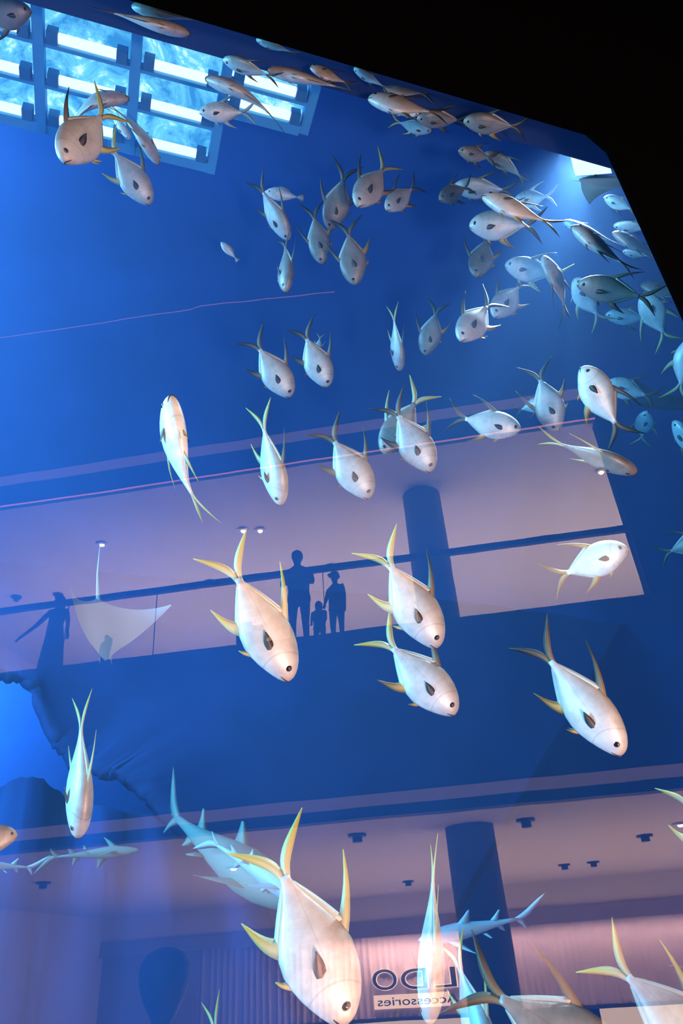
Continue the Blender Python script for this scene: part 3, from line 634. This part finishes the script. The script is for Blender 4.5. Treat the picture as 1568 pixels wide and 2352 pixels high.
def place(nx, ny, px, py, side, w, sg, tilt, bend, skin, fins, label, Lr=.58, y=None, shallow=1.0, group='pompanos in the tank', reach=None):
    a, b = ray(nx, ny), ray(px, py); ang = a.angle(b); ti = R(tilt)
    d = Lr*math.cos(ti)/ang
    mid = (a+b).normalized()
    band = mid.z/mid.y > 2.035
    if band: y = 3.06
    if y is not None: d = y/mid.y
    ymin = 3.02
    d = max(d, ymin/mid.y)
    zmax = 7.7
    d = min(d, zmax/max(mid.z, .05))
    if y is None: d = max(d, ymin/mid.y)
    def beads(dd):
        L_ = ang*dd/math.cos(ti); k_ = L_/2*math.sin(ti); A_, B_2 = EYE+a*(dd-k_), EYE+b*(dd+k_)
        return [(A_.lerp(B_2, q), L_*rr) for q, rr in ((.08, .12), (.25, .18), (.42, .20), (.6, .18), (.8, .11), (.95, .07), (1.2, .10))]
    def clear(dd):
        bs_ = beads(dd)
        return all((p-q).length > r1+r2 for p, r1 in bs_ for q, r2 in BEADS)
    d0 = d
    for kq in range(1, 60):
        if clear(d): break
        d2 = d0*(1+.01*kq)
        if band:
            ycand = 2.95+.42*((kq*.618) % 1.0); d = ycand/mid.y; continue
        if d2*mid.z < 8.0 and y is None: d = d2
        else: d = max(d*.99, 3.0/mid.y)
    BEADS.extend(beads(d))
    Lr = ang*d/math.cos(ti)
    k = Lr/2*math.sin(ti)
    A, B2 = EYE+a*(d-k), EYE+b*(d+k)
    ax = (A-B2); Ln = ax.length; ax.normalize()
    view = mid
    u = view.cross(ax).normalized()        # in the picture plane; which way does it point?
    # direction left of heading, in picture terms
    hx, hy = nx-px, ny-py; lx, ly = hy, -hx
    pr_ = (u.dot(RT), -u.dot(UP))
    if pr_[0]*lx+pr_[1]*ly < 0: u = -u
    if side == 'R': u = -u
    toward = ax.cross(u).normalized()
    if toward.dot(view) > 0: toward = -toward
    Lpx = math.hypot(hx, hy)
    r = w/Lpx*math.cos(ti)
    hh, tt = .445, .205
    if r >= hh: psi = 0; sc = min(r/hh, 1.22)
    elif r <= tt: psi = math.pi/2; sc = max(r/tt, .8)
    else: psi = math.acos(math.sqrt((r*r-tt*tt)/(hh*hh-tt*tt))); sc = 1
    psi *= sg
    zax = (u*math.cos(psi)+toward*math.sin(psi)).normalized()
    yax = zax.cross(ax).normalized(); zax = ax.cross(yax).normalized()
    M_ = Matrix(((ax.x, yax.x, zax.x), (ax.y, yax.y, zax.y), (ax.z, yax.z, zax.z)))
    src = PROTO[bend]
    if bend not in used: used.add(bend); o = src; kids = list(src.children)
    else:
        o = src.copy(); COL.objects.link(o); kids = []
        for c in src.children:
            c2 = c.copy(); COL.objects.link(c2); c2.parent = o; kids.append(c2)
    S = Matrix.Diagonal((Ln, Ln*(sc if r <= tt else 1), Ln*sc)).to_4x4()
    o.matrix_world = Matrix.Translation((A+B2)/2) @ M_.to_4x4() @ S
    fd, fa, ft = FINSETS[fins]
    for c in kids:
        mm = None; bn_ = c.name.split('.')[0]
        if bn_ == 'body': mm = skin
        elif bn_ == 'dorsal_fin': mm = fd
        elif bn_ in ('anal_fin', 'pelvic_fin'): mm = fa
        elif bn_ == 'tail_fin': mm = ft
        if mm:
            c.material_slots[0].link = 'OBJECT'; c.material_slots[0].material = MAT[mm]
    tag(o, label, 'fish', group); return o
FISH = [
 # top left
 (72, 24, -42, 46, 'L', 62, 1, 10, 0, 'grey', 'd', 'dull fish at the top left corner, cut by the frame, before the light grid'),
 (436, 78, 262, 30, 'L', 28, -1, 0, 0, 'silver', 'd', 'peach bellied slim fish in the dark band right of the light grid corner'),
 (302, 14, 440, 44, 'R', 28, 1, 0, 0, 'blue', 'd', 'faint blue slim fish topmost in the picture at the black edge'),
 (296, 226, 142, 228, 'L', 34, -1, 0, 2, 'silver', 'd', 'arched pompano seen from below crossing the light grid'),
 (143, 370, 232, 268, 'R', 98, 1, 42, 0, 'silver', 'm', 'deep bodied pompano facing down left under the light grid'),
 (345, 470, 264, 352, 'L', 76, 1, 5, 0, 'silver', 'm', 'dark backed pompano diving right at the light grid lower edge'),
 (365, 378, 290, 248, 'L', 34, -1, 0, 1, 'silver', 'm', 'slim pale fish seen from its belly beside the grid corner'),
 (299, 320, 252, 256, 'L', 22, 1, 0, 0, 'pale', 'y', 'small whitish fish behind the two pompanos at the grid'),
 (472, 180, 622, 234, 'R', 32, -1, 0, -1, 'silver', 'd', 'slender copper bellied fish heading left across the light grid'),
 (458, 258, 556, 258, 'R', 44, 1, 0, 0, 'pale', 'p', 'white washed out fish glowing before the lower light tubes'),
 (512, 136, 612, 172, 'R', 34, 1, 0, 0, 'blue', 'd', 'blue backed fish overlapping the upper edge of the light grid'),
 (614, 160, 770, 198, 'R', 28, -1, 0, 0, 'silver', 'd', 'copper bellied slim fish crossing the dark band border'),
 (588, 90, 666, 118, 'R', 20, 1, 0, 0, 'blue', 'd', 'small bluish slim fish at the black edge above the copper one'),
 (712, 154, 790, 188, 'R', 26, -1, 0, 0, 'silver', 'd', 'short peach bellied fish in the dark blue band'),
 (812, 156, 876, 196, 'R', 22, 1, 0, 0, 'blue', 'd', 'small bright blue fish slanting down in the dark band'),
 (862, 190, 968, 214, 'R', 34, -1, 0, 0, 'grey', 'd', 'grey fish just behind the small bright blue one'),
 (845, 226, 985, 256, 'R', 40, -1, 0, 0, 'silver', 'd', 'peach sided fish heading left at the lower border of the dark band'),
 (962, 262, 900, 248, 'L', 22, 1, 0, 0, 'pale', 'y', 'small white fish with a bright yellow tail under the dark band'),
 (990, 302, 918, 282, 'L', 30, 1, 0, 0, 'blue', 'y', 'turquoise fish heading right and down below the yellow tailed one'),
 (957, 272, 1052, 276, 'R', 38, 1, 10, 0, 'grey', 'd', 'snub nosed grey fish half hidden behind its neighbours'),
 (1064, 278, 1176, 290, 'R', 46, 1, 0, 0, 'grey', 'o', 'grey brown fish with a forked tail lowest in the dark band'),
 (1052, 346, 1122, 362, 'R', 34, 1, 20, 0, 'grey', 'd', 'dark round headed fish leading a follower on its tail'),
 (1112, 352, 1200, 394, 'R', 32, 1, 0, 1, 'grey', 'd', 'dark slim fish following right behind the round headed one'),
 (1008, 458, 1068, 432, 'R', 56, 1, 35, 0, 'grey', 'd', 'dark amber faced fish peeking out left of a silver one'),
 (1040, 430, 1154, 436, 'R', 47, 1, 0, 0, 'silver', 'd', 'silver grey fish heading left under the dark pair'),
 (1107, 450, 1246, 506, 'R', 42, -1, 0, 0, 'silver', 'o', 'long silver fish slanting down right with amber fins'),
 (1180, 462, 1254, 452, 'R', 44, 1, 0, 0, 'blue', 'p', 'distant flat blue fish with a dark pectoral spot'),
 (1077, 518, 1206, 518, 'R', 68, 1, 0, 0, 'silver', 'o', 'stout silver fish with a large pale head facing left'),
 (1094, 636, 1116, 552, 'R', 66, 1, 40, 0, 'grey', 'o', 'grey fish diving head down below the stout silver one'),
 (1387, 453, 1446, 480, 'R', 28, 1, 0, 0, 'blue', 'd', 'dim blue fish near the slanting right edge of the pane'),
 (1294, 508, 1400, 552, 'R', 22, 1, 0, 0, 'pale', 'd', 'brilliantly lit white slim fish slanting down right'),
 (1313, 520, 1426, 602, 'R', 34, -1, 0, 0, 'silver', 'd', 'peach and blue fish directly below the brilliant white one'),
 (1408, 518, 1490, 524, 'R', 26, 1, 0, 0, 'pale', 'd', 'short brightly lit white fish meeting the right pane edge'),
 (1407, 534, 1506, 588, 'R', 28, -1, 0, 0, 'grey', 'd', 'purple grey fish under the short white one at the pane edge'),
 (1429, 577, 1486, 588, 'R', 20, 1, 0, 0, 'pale', 'd', 'tiny whitish fish below the purple grey one'),
 (1159, 608, 1268, 632, 'R', 56, 1, 0, 0, 'silver', 'm', 'silver fish with wrinkled head facing left, mid school'),
 (1246, 588, 1310, 694, 'L', 36, 1, 0, 1, 'silver', 'd', 'upward swimming blue flanked fish crossing a silver neighbour'),
 (1318, 640, 1370, 722, 'R', 56, 1, 10, 0, 'pale', 'y', 'glaring white cyan fish behind the dark grey one'),
 (1326, 652, 1468, 680, 'R', 62, 1, 0, 0, 'grey', 'd', 'large grey fish facing left with a long dark dorsal fin'),
 (1389, 724, 1482, 732, 'R', 40, 1, 0, 0, 'blue', 'd', 'blue green small mouthed fish under the large grey one'),
 (1470, 655, 1566, 676, 'R', 36, -1, 0, 0, 'grey', 'd', 'dark purplish fish touching the right pane edge'),
 (1478, 672, 1522, 764, 'L', 66, 1, 10, 0, 'pale', 'y', 'bright cyan fish tail down beside the right pane edge'),
 (1596, 768, 1562, 884, 'R', 66, 1, 0, 0, 'silver', 'm', 'pinkish fish mostly cut off by the right side of the frame'),
 (1134, 728, 1190, 660, 'R', 74, 1, 42, 0, 'silver', 'o', 'fish looking down left, right of the twin with the tail overlap'),
 (1056, 782, 1118, 704, 'R', 82, 1, 42, 0, 'silver', 'o', 'peach faced deep fish looking down left in the middle of the school'),
 (662, 552, 604, 442, 'L', 48, 1, 0, 0, 'silver', 'd', 'blue sided fish with a dark brown back diving right'),
 (656, 670, 655, 568, 'L', 38, 1, 40, 0, 'grey', 'd', 'dark fish seen head on from above with spread pectorals'),
 (758, 528, 788, 412, 'R', 78, 1, 0, 0, 'grey', 'd', 'large dark grey fish partly behind the bright deep bodied one'),
 (742, 606, 721, 500, 'R', 54, 1, 10, 0, 'grey', 'o', 'grey fish diving just left of a bigger similar one'),
 (818, 654, 800, 538, 'R', 74, 1, 15, 0, 'grey', 'o', 'bigger grey brown fish diving with an amber snout'),
 (820, 474, 878, 390, 'R', 98, 1, 40, 0, 'silver', 'g', 'bright deep bodied pompano facing down left with orange anal fin'),
 (886, 482, 945, 434, 'R', 64, 1, 35, 0, 'silver', 'o', 'smaller yellow faced fish right behind the bright deep bodied one'),
 (667, 912, 596, 802, 'L', 72, 1, 0, 0, 'silver', 'd', 'blue silver fish diving right, left one of two alike'),
 (752, 889, 704, 778, 'L', 74, 1, 0, 0, 'silver', 'd', 'blue silver fish diving right below a small yellow tail'),
 (728, 812, 734, 778, 'L', 16, 1, 0, 0, 'blue', 'y', 'small fish hidden but for its bright yellow tail'),
 (918, 852, 905, 738, 'L', 32, 1, 0, 0, 'silver', 'm', 'thin turquoise fish diving straight down seen from behind'),
 (977, 816, 1000, 720, 'R', 56, 1, 0, 0, 'grey', 'o', 'brownish grey fish diving beside the thin turquoise one'),
 (880, 1042, 952, 926, 'R', 100, 1, 10, 0, 'grey', 'y', 'broad grey fish with a glowing yellow white tail'),
 (990, 1083, 914, 955, 'L', 94, 1, 0, 0, 'silver', 'd', 'silver fish with a peach patch in front of the broad grey one'),
 (848, 1144, 768, 1014, 'L', 86, 1, 0, 0, 'silver', 'd', 'silver blue fish diving across the orange line with dark fins'),
 (645, 1160, 606, 986, 'L', 58, 1, 0, 0, 'silver', 'm', 'slim silver fish with a yellow tail diving across the orange line'),
 (392, 908, 408, 1140, 'L', 58, -1, 0, 1, 'pale', 'y', 'upward swimming pale fish with a curved tail, alone at the left'),
 (1195, 988, 1068, 962, 'L', 66, 1, 0, 0, 'pale', 'o', 'white blue fish heading right with a large black pectoral'),
 (1262, 920, 1198, 940, 'L', 48, 1, 10, 0, 'pale', 'd', 'pale lavender fish half hidden behind a diving one'),
 (1280, 990, 1240, 872, 'R', 84, 1, 0, 0, 'silver', 'o', 'diving fish with amber edges and a black forked tail'),
 (1336, 842, 1412, 972, 'R', 76, -1, 0, 0, 'pale', 'o', 'peach white fish swimming up left, head at the top'),
 (1392, 880, 1482, 908, 'R', 54, 1, 0, 0, 'pale', 'd', 'peach grey fish half behind the upward swimming one'),
 (1486, 944, 1474, 1004, 'L', 66, 1, 40, 0, 'blue', 'm', 'round blue fish seen from the front with its tail down'),
 (1546, 966, 1606, 1056, 'R', 40, 1, 0, 0, 'blue', 'd', 'turquoise fish head cut by the right side of the frame'),
 (1462, 1085, 1292, 1022, 'L', 48, 1, 0, 0, 'grey', 'y', 'slender faint yellowish fish crossing the right edge of the gallery'),
 (666, 1563, 546, 1328, 'L', 118, 1, 0, 0, 'silver', 'y', 'large pompano with yellow tail diving before the standing man'),
 (1006, 1487, 896, 1300, 'L', 106, 1, 0, 0, 'silver', 'm', 'large bluish pompano diving across the handrail'),
 (1046, 1640, 902, 1488, 'L', 106, 1, 0, 0, 'silver', 'g', 'pompano with a turquoise tail touching the one above it'),
 (1430, 1733, 1264, 1518, 'L', 116, 1, 0, 0, 'silver', 'o', 'large pompano diving right in open blue water, peach flanks'),
 (1440, 1258, 1302, 1316, 'L', 92, 1, 0, 0, 'pale', 'a', 'cream coloured round pompano heading right over the glass balustrade'),
 (1640, 1230, 1540, 1266, 'L', 70, 1, 0, 0, 'grey', 'd', 'fish tail end entering at the right side beside the gallery'),
 (180, 1925, 186, 1675, 'L', 62, 1, 0, 0, 'silver', 'y', 'pompano seen from its back diving beside the bright rock opening'),
 (40, 1918, -90, 1940, 'L', 70, -1, 0, 0, 'grey', 'a', 'brownish fish head poking in at the left side', .58, 3.7),
 (796, 2354, 652, 2012, 'L', 196, 1, 0, 0, 'silver', 'y', 'biggest pompano, white tailed with a peach head, bottom centre'),
 (986, 2352, 994, 2028, 'L', 68, 1, 0, 0, 'silver', 'y', 'thin pompano seen from its back in front of the sign'),
 (1130, 2470, 1056, 2226, 'L', 84, 1, 0, 0, 'blue', 'y', 'blue lit fish diving in front of the lower column'),
 (1470, 2500, 1148, 2292, 'L', 190, 1, 0, 0, 'grey', 'd', 'large peach brown fish back rising at the bottom edge'),
 (1690, 2480, 1440, 2242, 'L', 170, 1, 0, 0, 'silver', 'y', 'large pompano with yellow tail at the lower right corner'),
 (1680, 2030, 1580, 1848, 'L', 100, 1, 0, 0, 'silver', 'y', 'fish showing just its yellow tail at the right side, mid height'),
 (1760, 2420, 1620, 2240, 'L', 130, 1, 0, 0, 'silver', 'o', 'fish showing only a dark dorsal tip at the lower right side'),
 (530, 2640, 494, 2372, 'L', 70, 1, 0, 0, 'silver', 'y', 'fish below the frame raising its thin tail beside the balloon'),
]
LATER = ('grey fish just behind', 'short peach bellied', 'snub nosed', 'turquoise fish heading right', 'dark amber faced', 'silver grey fish heading left', 'stout silver', 'distant flat', 'silver fish with wrinkled', 'glaring white', 'fish looking down left, right of', 'large dark grey fish partly', 'smaller yellow faced', 'small fish hidden', 'broad grey fish', 'pale lavender', 'peach grey fish half', 'bright cyan fish tail', 'blue green small', 'pompano with a turquoise', 'brilliantly lit')
FISH.sort(key=lambda f: any(f[11].startswith(q) for q in LATER))
for f in FISH: place(*f)
for k_, pr in PROTO.items():
    if k_ not in used:
        for c in list(pr.children): bpy.data.objects.remove(c)
        bpy.data.objects.remove(pr)

# small distant reef fish: oval, blunt forked tail
def reef(nx, ny, px, py, side, h, y, mat, label):
    a, b = ray(nx, ny), ray(px, py); mid = (a+b).normalized(); d = y/mid.y
    A, B2 = EYE+a*d, EYE+b*d; ax = A-B2; Ln = ax.length; ax.normalize(); u = mid.cross(ax).normalized()
    hx, hy = nx-px, ny-py
    if u.dot(RT)*hy+u.dot(UP)*hx < 0: u = -u
    if side == 'R': u = -u
    yax = u.cross(ax).normalized(); root = empty('reef_fish', (A+B2)/2)
    M_ = Matrix(((ax.x, yax.x, u.x), (ax.y, yax.y, u.y), (ax.z, yax.z, u.z))).to_4x4()
    root.matrix_world = Matrix.Translation((A+B2)/2) @ M_ @ Matrix.Diagonal((Ln, Ln, Ln, 1))
    k = h/math.hypot(hx, hy)/2; vs, fs = [], []; n_ = 16
    pf = [(0, .05), (.04, .25), (.12, .55), (.28, .9), (.45, 1), (.62, .85), (.8, .5), (.93, .2), (1, .14)]
    for x, r in pf:
        for j in range(n_): vs.append((.5-x, math.cos(j*2*math.pi/n_)*r*k*.4, math.sin(j*2*math.pi/n_)*r*k))
    for i in range(len(pf)-1):
        for j in range(n_): fs.append((i*n_+j, i*n_+(j+1) % n_, (i+1)*n_+(j+1) % n_, (i+1)*n_+j))
    fs += [tuple(range(n_)), tuple((len(pf)-1)*n_+j for j in range(n_))]
    mesh('body', vs, fs, MAT[mat], root, None, True)
    v, f, at_ = lens(interp([(-.47, 0, .02), (-.60, 0, .10), (-.72, 0, .17)], 6), interp([(-.47, 0, -.02), (-.60, 0, -.08), (-.70, 0, -.16)], 6), .01, .003); mesh('tail_fin', v, f, MAT['fin_p'], root, None, True, at_)
    v, f, at_ = lens(interp([(.22, 0, k*.8), (.0, 0, k*1.15), (-.25, 0, k*.85)], 6), interp([(.2, 0, k*.5), (.0, 0, k*.8), (-.25, 0, k*.5)], 6), .01, .003); mesh('dorsal_fin', v, f, MAT['fin_p'], root, None, True, at_)
    for sg in (-1, 1):
        mb = MB(); mb.tube([(.36, sg*k*.20, k*.15), (.36, sg*k*.30, k*.15)], [.03, .01], 10); mb.done('eye', MAT['eye'], root)
    tag(root, label, 'fish'); return root
reef(608, 440, 682, 453, 'R', 30, 6.0, 'pale', 'distant pale cyan oval fish behind the blue sided diving one')
reef(507, 556, 540, 592, 'R', 20, 6.5, 'pale', 'tiny bright cyan fish alone in open water left of the school')

# ---------------------------------------------------------------- sharks and rays
def frame_at(nx, ny, px, py, side, dn, dp):
    a, b = ray(nx, ny), ray(px, py); A, B2 = EYE+a*dn, EYE+b*dp; ax = A-B2; Ln = ax.length; ax.normalize(); mid = (a+b).normalized()
    u = mid.cross(ax).normalized(); hx, hy = nx-px, ny-py
    if u.dot(RT)*hy+u.dot(UP)*hx < 0: u = -u
    if side == 'R': u = -u
    return (A+B2)/2, ax, u, mid, Ln
def shark(nx, ny, px, py, side, dn, dp, psi, label, mat, fat=1.0, bend=0.0):
    c, ax, u, mid, Ln = frame_at(nx, ny, px, py, side, dn, dp)
    tw = ax.cross(u).normalized()
    if tw.dot(mid) > 0: tw = -tw
    z = (u*math.cos(psi)+tw*math.sin(psi)).normalized(); yx = z.cross(ax).normalized()
    root = empty('shark', c); root.matrix_world = Matrix.Translation(c) @ Matrix(((ax.x, yx.x, z.x), (ax.y, yx.y, z.y), (ax.z, yx.z, z.z))).to_4x4() @ Matrix.Diagonal((Ln, Ln, Ln, 1))
    pf = [(0, .006, .005, 0), (.03, .035, .02, 0), (.08, .055, .04, 0), (.16, .072, .062, 0), (.27, .080, .082, 0), (.38, .078, .088, 0), (.5, .066, .076, 0), (.62, .050, .058, 0), (.75, .033, .038, 0), (.88, .020, .022, .0), (1, .012, .014, .0)]
    n_ = 18; vs, fs = [], []
    def bd(x, y, z): q = max(0, .1-x); return (x, y+bend*q*q, z)
    for x, w, h, zc in pf:
        for j in range(n_):
            a = 2*math.pi*j/n_; vs.append(bd(.5-x, math.cos(a)*w*fat, math.sin(a)*h*fat+zc))
    for i in range(len(pf)-1):
        for j in range(n_): fs.append((i*n_+j, i*n_+(j+1) % n_, (i+1)*n_+(j+1) % n_, (i+1)*n_+j))
    fs += [tuple(range(n_)), tuple((len(pf)-1)*n_+j for j in range(n_))]
    mesh('body', vs, fs, mat, root, None, True)
    def fn(name, lead, trail, th=.008):
        v, f, a_ = lens(interp(lead, 8), interp(trail, 8), th, .002); mesh(name, [bd(*p) for p in v], f, mat, root, None, True, a_)
    fn('dorsal_fin', [(.12, 0, .07), (.05, 0, .13), (-.01, 0, .19)], [(-.02, 0, .06), (-.02, 0, .12), (-.03, 0, .185)])
    fn('second_dorsal_fin', [(-.22, 0, .045), (-.27, 0, .09), (-.31, 0, .13)], [(-.31, 0, .03), (-.31, 0, .07), (-.33, 0, .125)])
    fn('anal_fin', [(-.26, 0, -.03), (-.31, 0, -.07), (-.35, 0, -.09)], [(-.35, 0, -.025), (-.35, 0, -.06), (-.36, 0, -.088)])
    fn('tail_fin', [(-.46, 0, .012), (-.58, 0, .07), (-.70, 0, .15), (-.80, 0, .20)], [(-.49, 0, -.02), (-.58, 0, -.01), (-.68, 0, .07), (-.79, 0, .19)])
    fn('tail_lobe', [(-.46, 0, -.012), (-.52, 0, -.06), (-.56, 0, -.11)], [(-.54, 0, -.005), (-.56, 0, -.05), (-.57, 0, -.105)])
    for sg in (-1, 1):
        v, f, a_ = lens([Vector((.24-.06*q*q*1.6-.02*q, 0, 0)) for q in [i/7 for i in range(8)]], [Vector((.13-.0*q, 0, 0)) for q in [i/7 for i in range(8)]], .008, .002)
        v = [(x-.10*(i//4)/7*1.2, sg*(.05+.19*(i//4)/7), -.035-.05*(i//4)/7+y) for i, (x, y, z_) in enumerate(v)]
        mesh('pectoral_fin', v, f, mat, root, None, True, a_)
        v, f, a_ = lens([Vector((-.12, 0, 0)), Vector((-.15, 0, 0)), Vector((-.18, 0, 0))], [Vector((-.19, 0, 0)), Vector((-.19, 0, 0)), Vector((-.20, 0, 0))], .005, .002)
        v = [(x, sg*(.03+.06*(i//4)/2), -.05-.02*(i//4)/2+y) for i, (x, y, z_) in enumerate(v)]; mesh('pelvic_fin', v, f, mat, root, None, True, a_)
        mb = MB(); mb.tube([(.42, sg*.048*fat, .012), (.42, sg*.056*fat, .012)], [.009, .004], 8); mb.done('eye', MAT['hair'], root)
    tag(root, label, 'shark'); return root
shark(700, 2090, 378, 1875, 'L', 7.2, 8.2, .25, 'big grey green shark gliding down right behind the biggest pompano', MAT['shark'], 1.25, .3)
shark(720, 2080, 500, 1942, 'R', 6.8, 7.3, -.9, 'pale blue shark underneath the big grey green one', MAT['shark_pale'], 1.0)
shark(-90, 1985, 66, 1992, 'R', 7.5, 7.5, .3, 'pale slim shark at the left side, mostly out of frame', MAT['shark_pale'], .9)
shark(320, 1952, 130, 1968, 'R', 8.5, 8.7, -.5, 'dim distant shark left of the big grey green one', MAT['shark'], .8)
shark(960, 2160, 1190, 2110, 'R', 7.6, 7.8, .6, 'pale shark half hidden by the lower column, tail to the right', MAT['shark_pale'], .9)

def rayfish(cx, cy, hx, hy, span, length, y, up, label, top, belly, tilt=0.0, curl=.25):
    """flat winged ray: (cx, cy) body centre, (hx, hy) a point its head looks to; span and length in metres"""
    a = ray(cx, cy); c = EYE+a*(y/a.y); b = ray(hx, hy); hd = EYE+b*(y/b.y); ax = (hd-c).normalized()
    u = Vector(up).normalized(); yx = u.cross(ax).normalized(); z = ax.cross(yx).normalized()
    root = empty('ray', c); root.matrix_world = Matrix.Translation(c) @ Matrix(((ax.x, yx.x, z.x), (ax.y, yx.y, z.y), (ax.z, yx.z, z.z))).to_4x4()
    NS, NC = 25, 9
    def grid(sgn, name, mat):
        vs, fs = [], []
        for i in range(NS):
            s = -1+2*i/(NS-1); q = abs(s)
            le = length*(.42-.62*q**1.6+.10*math.exp(-(q*7)**2)); te = length*(-.42+.34*q**.8-.14*q**3)
            if te > le-.01: te = le-.01
            for j in range(NC):
                t = j/(NC-1); x = le+(te-le)*t; th = .10*length*math.exp(-(q*3.2)**2)*math.sin(math.pi*min(1, t*.96+.02))+.004*math.sin(math.pi*t)
                vs.append((x, s*span/2, sgn*th*(1 if sgn > 0 else .55)+curl*span*q**1.8))
        for i in range(NS-1):
            for j in range(NC-1): fs.append((i*NC+j, i*NC+j+1, (i+1)*NC+j+1, (i+1)*NC+j))
        return mesh(name, vs, fs, mat, root, None, True)
    grid(1, 'upper_skin', top); grid(-1, 'belly_skin', belly)
    mb = MB(); mb.tube([(-.38*length, 0, 0), (-.8*length, .03, .01), (-1.3*length, .10, .03)], [.022, .012, .003], 8); mb.done('tail', top, root, None, True)
    for sg in (-1, 1):
        v, f, a_ = lens([Vector((.40*length, 0, 0)), Vector((.50*length, 0, 0)), Vector((.58*length, 0, 0))], [Vector((.38*length, 0, 0)), Vector((.44*length, 0, 0)), Vector((.56*length, 0, 0))], .02, .004)
        mesh('head_lobe', [(x, sg*(.07*length+(.02 if i > 3 else 0))+yy, 0) for i, (x, yy, z_) in enumerate(v)], f, top, root, None, True, a_)
        mb = MB(); mb.tube([(.30*length, sg*.10*length, .03), (.30*length, sg*.12*length, .035)], [.02, .01], 8); mb.done('eye', MAT['hair'], root)
    tag(root, label, 'ray'); return root
rayfish(232, 1436, 245, 1540, 1.3, .75, 7.4, -F_*.50+RT*.75+UP*.1, 'pale manta ray with raised wings behind the woman with the outstretched arm', MAT['ray_pale'], MAT['ray_pale'], curl=.30)
rayfish(1392, 420, 1310, 408, .9, .75, 3.8, UP-F_*.15, 'dark ray gliding left just under the white light opening', MAT['ray_dark'], MAT['ray_dark'], curl=-.12)
rayfish(1545, 930, 1450, 930, 2.3, 1.4, 6.6, UP-F_*.35, 'large dim green ray at the right side behind the peach fish', MAT['ray_dark'], MAT['ray_dark'], curl=.1)
